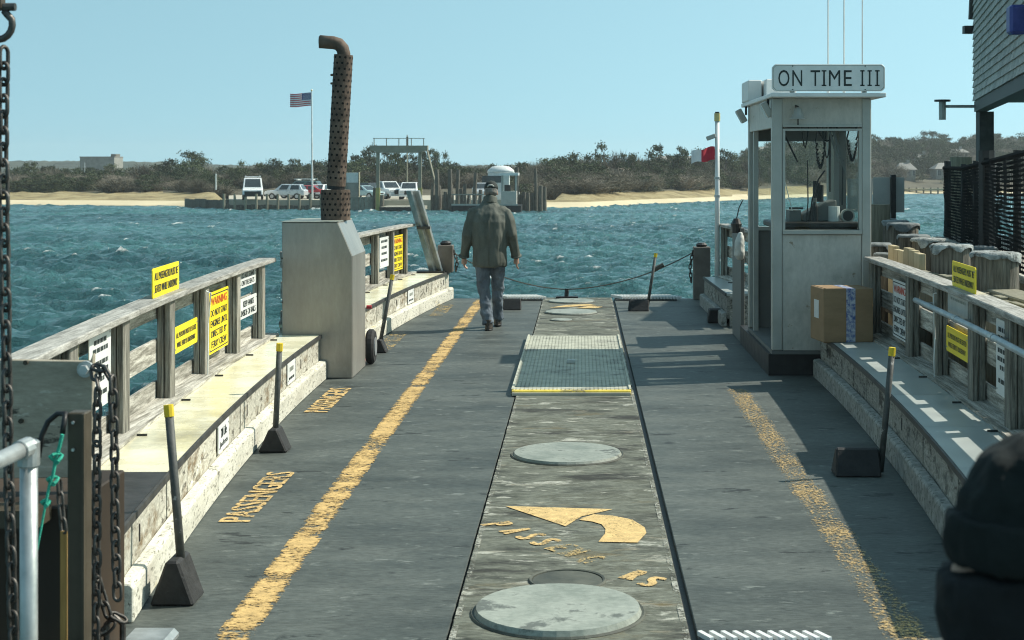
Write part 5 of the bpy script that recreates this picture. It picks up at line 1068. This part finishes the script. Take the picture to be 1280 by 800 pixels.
# dock deck
dk=thing('timber_dock',(7,20,-3),'timber dock platform carrying the black net fence','dock')
A,B=Vector((5.2,22.2,0)),Vector((3.75,11.0,0))
for i in range(40):
    t=i/40; a=B.lerp(A,t); MB().box(a.x,a.x+5.0,a.y,a.y+.265,.84,.9).build('deck_board',M['wood_y'],dk)
MB().add([(3.85,11,.6),(5.3,22.2,.6),(5.4,22.2,.6),(3.95,11,.6),(3.85,11,.84),(5.3,22.2,.84),(5.4,22.2,.84),(3.95,11,.84)],[(3,2,1,0),(4,5,6,7),(0,1,5,4),(1,2,6,5),(2,3,7,6),(3,0,4,7)]).build('edge_beam',M['pile_pale'],dk)
for t in (.05,.35,.65,.95): q=B.lerp(A,t); MB().tube([(q.x+.5,q.y,-3),(q.x+.5,q.y,.84)],.15,8).build('support_pile',M['pile'],dk)
# net fence
nf=thing('net_fence',(4.8,18,.9),'black plastic net fence on posts along the dock edge','fence')
FA,FB,FC=Vector((5.26,22.0,0)),Vector((4.76,18.0,0)),Vector((3.98,13.2,0))
def net(a,b,ta,tb,z0,nm):
    mb=MB(); L_=(b-a).length; nv=int(L_/.085); d=(b-a).normalized(); nn=Vector((-d.y,d.x,0))
    def pt(s_,t): 
        q=a.lerp(b,s_); zt=ta+(tb-ta)*s_-.05*math.sin(math.pi*s_); q=q+nn*(.05*noise.noise((s_*6,t*3,a.x))); q.z=z0+(zt-z0)*t; return q
    for i in range(nv+1):
        w=.02; s_=i/nv
        for k in range(12):
            p0=pt(s_+.004*math.sin(k*2.1+i),k/12); p1=pt(s_+.004*math.sin((k+1)*2.1+i),(k+1)/12); mb.add([p0-d*w,p0+d*w,p1+d*w,p1-d*w],[(0,1,2,3)])
    nh=24
    for k in range(nh+1):
        m=int(nv/2); w=.013
        for i in range(m):
            p0=pt(i/m,k/nh); p1=pt((i+1)/m,k/nh); o=Vector((0,0,w+.004*math.sin(i*1.7+k))); mb.add([p0-o,p1-o,p1+o,p0+o],[(0,1,2,3)])
    mb.build('net_mesh',M['net'],nf,kind='stuff')
net(FA,FB,1.90,1.97,.93,'a'); net(FB,FC,2.02,2.09,.93,'b'); 
FA2,FB2=FA+Vector((.35,.2,0)),FB+Vector((.3,.3,0)); net(FA2,FB2,1.88,1.93,.93,'c')
for q,zt,w in ((FA,2.0,.05),(FA.lerp(FB,.45),1.96,.035),(FA.lerp(FB,.75),2.0,.035),(FB,2.12,.1),(FB.lerp(FC,.6),2.1,.04),(FC,2.12,.05)): MB().tube([(q.x+.05,q.y,.9),(q.x+.05,q.y,zt)],w,8).build('fence_post',M['black'],nf)
MB().tube([FA+Vector((0,0,1.9)),FA.lerp(FB,.5)+Vector((0,0,1.90)),FB+Vector((0,0,1.97)),FC+Vector((0,0,2.09))],.03,6).build('rolled_edge',M['net'],nf)
# grey panel on post beyond the pilothouse
pn=thing('panel_back',(4.45,22.5,.9),'back of a grey board on a dark post beyond the pilings','sign'); MB().box(4.33,4.79,22.5,22.53,1.24,1.76).build('board',M['cabin_frame'],pn); MB().box(4.58,4.65,22.42,22.499,-3,1.80).build('post',M['black'],pn); MB().box(3.95,4.32,22.5,22.53,1.24,1.74).build('board',M['cabin'],pn)
# shingled building on posts
bd=thing('shingled_building',(9,27,.9),'grey cedar shingled building raised on dark posts at the dock','building')
w0,w1=Vector((8.28,32.0,0)),Vector((6.15,20.6,0)); zb,zt=3.27,6.0
d=(w1-w0).normalized(); nn=Vector((d.y,-d.x,0)); nn=nn if nn.x<0 else -nn
back=Vector((6.5,-1.1,0))
mb=MB(); q=[w0-nn*.04,w1-nn*.04,w1-nn*.04+back,w0-nn*.04+back]; mb.add([v+Vector((0,0,zb+.02)) for v in q]+[v+Vector((0,0,zt)) for v in q],[(3,2,1,0),(4,5,6,7),(0,1,5,4),(1,2,6,5),(2,3,7,6),(3,0,4,7)]); mb.build('wall',M['dark_trim'],bd)
L_=(w1-w0).length; rows=19; z=zb; rh=(zt-zb)/rows; cnt=0
SH={}
big=MB()
for rI in range(rows):
    s_=-.0+random.uniform(-.1,0)
    while s_<L_:
        w=random.choice((.22,.28,.34,.4)); a=max(s_,0); b_=min(s_+w-.008,L_)
        if b_-a>.03:
            z0_=zb+rI*rh+random.uniform(-.006,.006); p0=w0+d*a; p1=w0+d*b_; o1=nn*(.035+random.uniform(0,.006)); o2=nn*.006; ztp=z0_+rh+.02
            vs=[p0+Vector((0,0,z0_)),p1+Vector((0,0,z0_)),p1+o1+Vector((0,0,z0_)),p0+o1+Vector((0,0,z0_)),p0+Vector((0,0,ztp)),p1+Vector((0,0,ztp)),p1+o2+Vector((0,0,ztp)),p0+o2+Vector((0,0,ztp))]
            fs_=[(3,2,1,0),(4,5,6,7),(0,1,5,4),(1,2,6,5),(2,3,7,6),(3,0,4,7)]
            if cnt<300 and 1.2<a<L_ and rI<15 and (a<9.5): MB().add(vs,fs_).build('shingle',M['shingle'],bd); cnt+=1
            else: big.add(vs,fs_)
        s_+=w
big.build('shingles',M['shingle'],bd,kind='stuff')
MB().add([w0+Vector((0,0,zb-.22)),w1+Vector((0,0,zb-.22)),w1-nn*.25+Vector((0,0,zb-.22)),w0-nn*.25+Vector((0,0,zb-.22)),w0+Vector((0,0,zb-.004)),w1+Vector((0,0,zb-.004)),w1-nn*.25+Vector((0,0,zb-.004)),w0-nn*.25+Vector((0,0,zb-.004))],[(3,2,1,0),(4,5,6,7),(0,1,5,4),(1,2,6,5),(2,3,7,6),(3,0,4,7)]).build('sill_beam',M['dark_trim'],bd)
q=[w0-nn*.3,w1-nn*.3,w1-nn*.3+back*.95,w0-nn*.3+back*.95]; mb=MB(); mb.add([v+Vector((0,0,zb-.03)) for v in q]+[v+Vector((0,0,zb+.015)) for v in q],[(3,2,1,0),(4,5,6,7),(0,1,5,4),(1,2,6,5),(2,3,7,6),(3,0,4,7)]); mb.build('soffit',M['dark_trim'],bd)
MB().beam(w0+nn*.05+Vector((0,0,5.0)),w0+nn*.05+Vector((.05,0,6.1)),.12,.1).build('rake_trim',M['dark_trim'],bd); MB().obox(w0+nn*.12+Vector((0,0,4.78)),.2,.2,.16).build('downpipe_box',M['black'],bd)
q=Vector((8.48,31.9,0)); MB().box(q.x-.15,q.x+.15,q.y-.15,q.y+.15,-3,zb-.22).build('corner_post',M['dark_trim'],bd)
q=w1+back+Vector((-.4,.4,0)); MB().box(q.x-.15,q.x+.15,q.y-.15,q.y+.15,-3,zb-.22).build('corner_post',M['dark_trim'],bd)
q=w0+back+Vector((-.4,-.4,0)); MB().box(q.x-.15,q.x+.15,q.y-.15,q.y+.15,-3,zb-.22).build('corner_post',M['dark_trim'],bd)
la=thing('bracket_lamp',(7.9,31.8,2.9),'small lamp on a long arm reaching out from the building post','lamp')
a=P(1222,133,31.8); b_=P(1178,133,31.8); MB().beam(a,b_,.06,.06).build('arm',M['pipe'],la); MB().tube([b_+Vector((0,0,-.28)),b_+Vector((0,0,.1))],.075,10).build('lamp_body',M['cabin_frame'],la); MB().tube([b_+Vector((0,0,.1)),b_+Vector((0,0,.14))],.17,14).build('lamp_shade',M['black'],la)
q=w0.lerp(w1,.92)+nn*.15; MB().obox((q.x,q.y,4.0),.24,.24,.42).build('wall_lantern',M['blue_thing'],bevel=.04,label='blue lantern on the shingled wall',cat='lamp')

# ------------------------------------------------------------------ near left: landing hardware
rp=MB(); rp.box(-2.6,3.0,-4,6.17,-.10,-.004); rp.build('landing_ramp',M['lane'],label='dark landing ramp leading onto the ferry',cat='ramp',kind='structure')
mb=MB(); mb.box(-1.86,-1.66,5.9,6.3,-.003,.05); mb.build('ramp_lip',M['steel_pale'],bevel=.02,label='worn steel lip at the chain side corner of the landing ramp',cat='ramp lip')
hb=thing('hoist_box',(-2.05,5.5,0),'dark rusty steel hoist box under the scuffed plate at the landing','box')
MB().box(-2.9,-1.80,5.35,6.0,-.003,.76).build('box_body',M['brown_box'],hb,bevel=.006); MB().box(-2.9,-1.86,5.2,5.34,.72,.78).build('box_flange',M['brown_steel'],hb)
pl=thing('steel_plate',(-2.0,5.6,.76),'scuffed grey steel gusset plate with large bolt at the landing','plate')
c1,c2,c3,c4=P(-60,448,5.6),P(118,451,5.6),P(110,596,5.6),P(-60,598,5.6)
MB().prism([(c4.x,c4.z),(c3.x,c3.z),(c3.x+.02,c3.z+.1),(c2.x,c2.z+.03),(c2.x-.012,c2.z),(c1.x,c1.z)],'y',5.585,5.615).build('plate',M['plate'],pl,bevel=.003)
c=P(108,461,5.58); MB().tube([c,c+Vector((0,-.018,0))],.03,14).build('washer',M['steel_pale'],pl); MB().tube([c+Vector((0,-.018,0)),c+Vector((0,-.04,0))],.018,6).build('bolt',M['steel_pale'],pl)
for x,y in ((33,453),(27,526)): c=P(x,y,5.58); MB().tube([c,c+Vector((0,-.012,0))],.009,8).build('rivet',M['brown_steel'],pl)
st=thing('steel_post',(-1.53,4.6,0),'brown steel channel post with black cable at the landing','post')
a=P(84,516,4.6); b_=P(107,516,4.6); MB().box(a.x,b_.x,4.6,4.66,-.003,a.z).build('post',M['brown_steel'],st,bevel=.004); MB().box(b_.x-.008,b_.x+.0,4.585,4.6005,-.003,a.z-.002).build('lip',M['brown_steel'],st)
for y in (528,562): c=P(92,y,4.598); MB().tube([c,c+Vector((0,-.008,0))],.005,8).build('bolt',M['steel_pale'],st)
pts=[P(48,572,4.62),P(52,545,4.62),P(60,527,4.62),P(72,517,4.62),P(82,517,4.6),P(80,528,4.58),P(78,542,4.58)]
MB().tube(pts,.0085,8).build('black_cable',M['cord_black'],smooth=True,label='black cable looping over the brown steel post',cat='cable')
r=thing('green_rope',P(77,545,4.56),'green knotted rope hanging beside the brown steel post','rope')
MB().tube([P(78,543,4.56),P(74,560,4.56),P(70,573,4.56),P(66,595,4.55),P(62,606,4.55),P(57,630,4.55),P(46,690,4.53)],[.006,.006,.006,.005,.005,.004,.003],6).build('rope',M['rope_green'],r)
for (x,y,s_) in ((70,573,.014),(66,601,.012),(57,629,.009)):
    kb=P(x,y,4.555); MB().tube([kb+Vector((s_*math.cos(t)*(1+.3*math.sin(3*t)),s_*.7*math.sin(2*t),s_*math.sin(t))) for t in [i*math.pi/6 for i in range(12)]],.0055,6,closed=True).build('knot',M['rope_green'],r)
chain('hanging_chain',[P(5,62,4.9),P(4,200,4.9),P(6,330,4.9),P(10,560,4.9),P(17,800,4.9),P(18,1010,4.9)],.052,'long dark chain hanging vertically at the landing with a shackle on top')
sh=thing('shackle',P(2,30,4.9),'dark bow shackle holding the top of the long hanging chain','shackle')
c=P(-2,30,4.9); MB().tube([c+Vector((.045*math.sin(t)*(1.0 if abs(t)<2.2 else .8),0,-.05*math.cos(t))) for t in [ -2.6+i*5.2/14 for i in range(15)]],.012,8).build('bow',M['chain'],sh,smooth=True); MB().tube([c+Vector((-.06,0,.055)),c+Vector((.055,0,.055))],.013,8).build('pin',M['chain'],sh)
MB().box(c.x-.05,c.x+.015,4.88,4.92,c.z+.05,c.z+1.6).build('hanger_bar',M['brown_steel'],sh)
chain('double_chain',[P(118,460,5.45),P(122,480,5.4),P(121,560,5.4),P(121,640,5.4),P(121,720,5.4),P(119,795,5.4),P(119,960,5.4)],.048,'dark chain hanging from the plate bolt straight down')
chain('double_chain',[P(118,458,5.45),P(132,463,5.42),P(141,478,5.4),P(143,560,5.4),P(144,660,5.4),P(147,748,5.4)],.048,'dark chain looped over and hanging outside the straight chain')
chain('short_chain',[P(74,600,4.8),P(76,630,4.8),P(80,665,4.8)],.036,'short rusty chain with hanging tan strap behind the brown post')
MB().obox(P(80,735,4.8),.022,.006,.36).build('tan_strap',M['strap'],label='tan webbing strap hanging from the short rusty chain',cat='strap')
chain('ramp_chain',[P(112,668,5.6),P(116,705,5.6),P(126,740,5.6),P(134,765,5.6),P(148,772,5.6),P(128,792,5.6),P(114,800,5.6)],.048,'slack dark chain curling at the foot of the ramp corner')
c=P(150,780,5.7); MB().tube([c+Vector((-.05,0,-.12)),c+Vector((-.05,0,0)),c+Vector((-.02,0,.03)),c+Vector((.01,0,.0)),c+Vector((.01,0,-.12))],.012,8).build('chain_hook',M['chain'],label='dark steel hook loop catching the slack ramp chain',cat='hook')
# pipe hand rail
pr=thing('pipe_rail',(-1.56,4.3,0),'galvanised pipe rail with elbow corner at the landing','rail')
c=P(36,560,4.3); MB().tube([(c.x,c.y,-.003),(c.x,c.y,c.z)],.0245,14).build('upright',M['pipe'],pr,smooth=True)
e_=P(-70,608,3.9); MB().tube([(c.x,c.y,c.z+.005),(e_.x,e_.y,e_.z+.0)],.0235,14).build('rail',M['pipe'],pr,smooth=True); MB().tube([(c.x,c.y,c.z-.055),(c.x,c.y,c.z+.022)],.0305,14).build('elbow',M['pipe'],pr,bevel=.006)
dd=(Vector(e_)-Vector(c)).normalized(); MB().tube([Vector(c)+Vector((0,0,.003)),Vector(c)+dd*.05+Vector((0,0,.003))],.0295,14).build('elbow_socket',M['pipe'],pr)
MB().tube([(e_.x,e_.y,-.003),(e_.x,e_.y,e_.z)],.0245,14).build('upright',M['pipe'],pr,smooth=True)

# ------------------------------------------------------------------ people
def limb(mb,pts,rs,n=12): mb.tube(pts,rs,n)
def hand(mb,w,d,side,s=1.0,curl=.5):
    """palm and five bent fingers hanging from wrist w along d; side: direction of the thumb"""
    w=Vector(w); d=Vector(d).normalized(); side=(Vector(side)-d*Vector(side).dot(d)).normalized(); nrm=d.cross(side)
    mb.tube([w,w+d*.04*s,w+d*.09*s],[.024*s,.034*s,.036*s],10)
    for i,l in enumerate((.070,.078,.073,.056)):
        b=w+d*.085*s+side*(.027-.018*i)*s; k1=b+d*l*.5*s+nrm*.006*curl; k2=k1+(d*(1-curl*.45)+nrm*curl*.9).normalized()*l*.32*s; k3=k2+(d*(1-curl*.8)+nrm*curl*1.3).normalized()*l*.28*s
        mb.tube([b,k1,k2,k3],[.0095*s,.009*s,.0085*s,.007*s],8)
    b=w+d*.03*s+side*.026*s; mb.tube([b,b+(d*.6+side*.7).normalized()*.035*s,b+(d*.6+side*.7).normalized()*.035*s+(d+nrm*.5).normalized()*.03*s],[.013*s,.011*s,.008*s],8)
def head(mb,c,f,s=1.0,tilt=0):
    """skull, jaw, nose, ears; f = facing angle"""
    T=Matrix.Translation(Vector(c))@Matrix.Rotation(f,4,'Z')@Matrix.Rotation(tilt,4,'X')
    t=MB(); t.ball((0,-.012,.03),.075,.095,.10,16,12); t.ball((0,.028,-.035),.058,.062,.085,14,10); t.ball((0,.06,-.09),.036,.03,.028,10,8)
    t.ball((0,.098,-.02),.016,.022,.03,8,8); t.ball((0,.088,.03),.05,.02,.016,10,6); t.ball((0,.088,-.062),.026,.012,.008,8,6)
    for sg in (-1,1): t.ball((sg*.078,-.01,-.01),.012,.024,.034,8,8); t.ball((sg*.032,.078,.012),.013,.012,.011,8,6)
    t.v=[tuple(Vector(v)*s) for v in t.v]; t.xform(T); mb.add(t.v,t.f)
def walking_man():
    o=Vector((-1.075,17.95,0)); r=thing('person',o,'person in olive grey jacket, jeans and dark cap walking away along the deck','person')
    def put(mb,nm,mt,**k): return mb.xform(Matrix.Translation(o)@Matrix.Diagonal((.955,1,1,1))).build(nm,mt,r,smooth=True,**k)
    # body skin: head, neck, chest core, hands
    b=MB(); b.tube([(0,.02,.8),(0,.0,1.1),(0,.03,1.38),(0,.06,1.5),(0,.075,1.56)],[.12,.12,.13,.055,.052],12); head(b,(.01,.11,1.625),0,.98,-.22)
    wl_,wr_=(-.325,.07,.865),(.325,.09,.865)
    b.tube([(-.1,.03,1.36),(-.2,.02,1.37),(-.29,-.03,1.12),wl_],[.06,.045,.036,.026],10); b.tube([(.1,.03,1.36),(.2,.02,1.37),(.29,-.03,1.12),wr_],[.06,.045,.036,.026],10)
    for hx,kn,an in (((-.085,0,.85),(-.075,.03,.47),(-.01,-.03,.09)),((.085,0,.85),(.09,.2,.49),(.075,.40,.11))): b.tube([hx,kn,an],[.075,.05,.038],10)
    hand(b,wl_,(.03,.12,-1),(.2,1,0),1.0,.7); hand(b,wr_,(.0,.1,-1),(-.2,1,0),1.0,.55)
    put(fuse(b,.0075,2),'body',M['skin'])
    j=MB(); j.loft([((0,0,.755),.205,.16),((0,-.005,.8),.212,.165),((0,-.01,.95),.215,.165),((0,-.015,1.12),.225,.165),((0,-.01,1.28),.245,.155),((0,.01,1.37),.235,.14),((0,.03,1.43),.19,.115),((0,.05,1.485),.12,.095),((0,.06,1.52),.085,.085)],24)
    for sg in (-1,1): j.tube([(sg*.12,.015,1.40),(sg*.195,.01,1.375),(sg*.24,-.01,1.27),(sg*.28,-.035,1.12),(sg*.298,.01,.99),(sg*.318,.06,.875)],[.078,.08,.076,.067,.064,.058],14)
    put(fuse(j,.0095,3,.016,8,(1.3,1.3,.45)),'jacket',M['jacket'])
    c=MB(); c.tube([(0,.05,1.48),(0,.078,1.57)],[.094,.086],18); put(fuse(c,.009,2),'collar',M['jacket'])
    for sg in (-1,1): c=MB(); c.tube([(sg*.3235,.058,.88),(sg*.325,.064,.862)],[.0675,.067],16); put(c,'cuff',M['jacket'])
    put(MB().box(-.004,.004,-.178,-.168,.77,1.3),'back_seam',M['jacket'])
    t=MB(); t.loft([((0,0,.78),.17,.125),((0,0,.85),.165,.12),((0,0,.92),.16,.12)],16)
    t.tube([(-.085,0,.86),(-.085,.015,.68),(-.075,.03,.48),(-.05,.01,.28),(-.015,-.03,.075)],[.105,.094,.078,.071,.07],14); t.tube([(.085,.0,.86),(.088,.1,.68),(.088,.2,.5),(.08,.31,.3),(.075,.39,.10)],[.105,.094,.078,.07,.068],14)
    put(fuse(t,.0095,2,.018,11,(1,1,1.1)),'trousers',M['jeans'])
    for nm,x,y,z,tl in (('shoe',-.01,-.03,0,0),('shoe',.075,.40,.012,.12)):
        s_=MB(); s_.loft([((x,y+.04,z),.046,.125),((x,y+.04,z+.03),.05,.13),((x,y+.03,z+.065),.046,.11),((x,y-.01,z+.10),.044,.062),((x,y-.015,z+.13),.046,.056)],16); sh=put(fuse(s_,.007,2),nm,M['shoe'])
        put(MB().loft([((x,y+.04,z-.0),.049,.13),((x,y+.04,z+.018),.05,.131)],16),'sole',M['black'],)
    Tm=Matrix.Translation(Vector((.01,.11,1.625)))@Matrix.Rotation(-.22,4,'X')
    h=MB(); h.loft([((0,-.03,-.05),.06,.055),((0,-.03,-.02),.079,.082),((0,-.025,.03),.0815,.09),((0,-.02,.05),.08,.09)],18); put(fuse(h.xform(Tm),.008,2,.004,30,(1,1,1)),'hair',M['hair'])
    k=MB(); k.loft([((0,-.012,.03),.0855,.104),((0,-.012,.055),.086,.105),((0,-.012,.09),.078,.096),((0,-.01,.12),.055,.07),((0,-.01,.132),.02,.03)],20); put(k.xform(Tm),'cap',M['cap_cloth'])
    k=MB(); k.loft([((0,.13,.035),.062,.06),((0,.132,.043),.06,.058)],16); put(k.xform(Tm),'cap_brim',M['cap_cloth'])
    k=MB(); k.tube([(-.04,-.105,.045),(-.02,-.114,.062),(.02,-.114,.062),(.04,-.105,.045)],.009,6); put(k.xform(Tm),'cap_strap',M['cap_pale'])
walking_man()
def near_person():
    o=Vector((.69,2.15,-.055)); H=R(90)                # faces -X (towards the cream bench)
    r=thing('person',o,'person in dark knitted peaked hat and black coat standing close by on the landing ramp','person')
    Tz=Matrix.Translation(o)@Matrix.Rotation(H,4,'Z')
    def put(mb,nm,mt,**k): return mb.xform(Tz).build(nm,mt,r,smooth=True,**k)
    b=MB(); b.tube([(0,0,.75),(0,0,1.0),(0,0,1.2),(0,.02,1.3),(0,.035,1.36)],[.12,.12,.12,.055,.05],12); head(b,(0,.05,1.47),0,1.0,-.08)
    wl_,wr_=(-.25,.08,.73),(.25,.06,.73)
    for w in (wl_,wr_): sg=math.copysign(1,w[0]); b.tube([(sg*.08,0,1.2),(sg*.17,0,1.21),(sg*.22,-.02,.97),w],[.06,.045,.036,.025],10); hand(b,w,(0,.1,-1),(-sg*.2,1,0),.95,.5)
    for sg in (-1,1): b.tube([(sg*.085,0,.76),(sg*.085,.01,.43),(sg*.085,-.01,.08)],[.075,.05,.038],10)
    put(fuse(b,.0075,2),'body',M['skin'])
    j=MB(); j.loft([((0,0,.6),.2,.16),((0,0,.8),.205,.16),((0,0,1.0),.21,.155),((0,0,1.14),.215,.145),((0,0,1.23),.19,.125),((0,.01,1.29),.12,.105),((0,.025,1.345),.088,.095)],22)
    for sg in (-1,1): j.tube([(sg*.1,0,1.2),(sg*.18,0,1.19),(sg*.215,-.015,1.08),(sg*.235,-.02,.96),(sg*.25,.065,.745)],[.08,.08,.075,.068,.058],12)
    put(fuse(j,.011,4,.01,7),'coat',M['cloth_black'])
    c=MB(); c.loft([((0,.03,1.29),.1,.115),((0,.04,1.345),.097,.115),((0,.045,1.365),.09,.108)],18); put(fuse(c,.01,2,.008,12,(1,1,1)),'scarf',M['cloth_black'])
    t=MB(); t.loft([((0,0,.6),.16,.12),((0,0,.8),.16,.12)],16)
    for sg in (-1,1): t.tube([(sg*.085,0,.72),(sg*.085,.01,.42),(sg*.085,-.01,.06)],[.095,.075,.068],12)
    put(fuse(t,.011,3,.01,9,(1,1,1)),'trousers',M['cloth_black'])
    for sg in (-1,1): s_=MB(); s_.loft([((sg*.085,.04,0),.046,.125),((sg*.085,.04,.03),.05,.13),((sg*.085,.03,.065),.046,.11),((sg*.085,-.01,.10),.044,.06)],14); put(fuse(s_,.008,2),'shoe',M['shoe'])
    Tm=Matrix.Translation(Vector((0,.05,1.47)))@Matrix.Rotation(-.10,4,'X')
    k=MB(); k.loft([((0,-.02,.0),.096,.116),((0,-.02,.05),.102,.122),((0,-.025,.10),.098,.115),((0,-.035,.145),.08,.09),((0,-.045,.17),.042,.048)],20); put(fuse(k.xform(Tm),.008,2,.010,22,(1,1,.6)),'knit_hat',M['cloth_green'])
    k=MB(); k.loft([((0,-.012,-.012),.105,.128),((0,-.012,.02),.113,.137),((0,-.012,.062),.108,.132)],22); put(fuse(k.xform(Tm@Matrix.Rotation(.10,4,'X')),.008,2,.008,26,(1,1,.4)),'rolled_cuff',M['cloth_green'])
    k=MB(); k.loft([((0,.035,-.145),.085,.098),((0,.045,-.10),.083,.096),((0,.045,-.055),.085,.1),((0,.04,-.01),.084,.098)],20); put(fuse(k.xform(Tm),.008,2,.007,18,(1,1,1)),'face_shade_wrap',M['cloth_black'])  # black wrap added over the lower face in place of the shade on it
near_person()

# ------------------------------------------------------------------ air
def haze():
    m=bpy.data.materials.new('sea haze'); m.use_nodes=True; N=m.node_tree.nodes; L=m.node_tree.links
    for n in list(N):
        if n.type!='OUTPUT_MATERIAL': N.remove(n)
    v=N.new('ShaderNodeVolumePrincipled'); v.inputs['Color'].default_value=(.86,.93,.95,1); v.inputs['Density'].default_value=.0003; v.inputs['Anisotropy'].default_value=.2
    L.new(v.outputs[0],N['Material Output'].inputs['Volume'])
    o=MB().box(-960,960,-40,1120,-16,16).build('haze',m,kind='stuff'); tag(o,'thin pale sea haze over the whole harbour','haze')
haze()
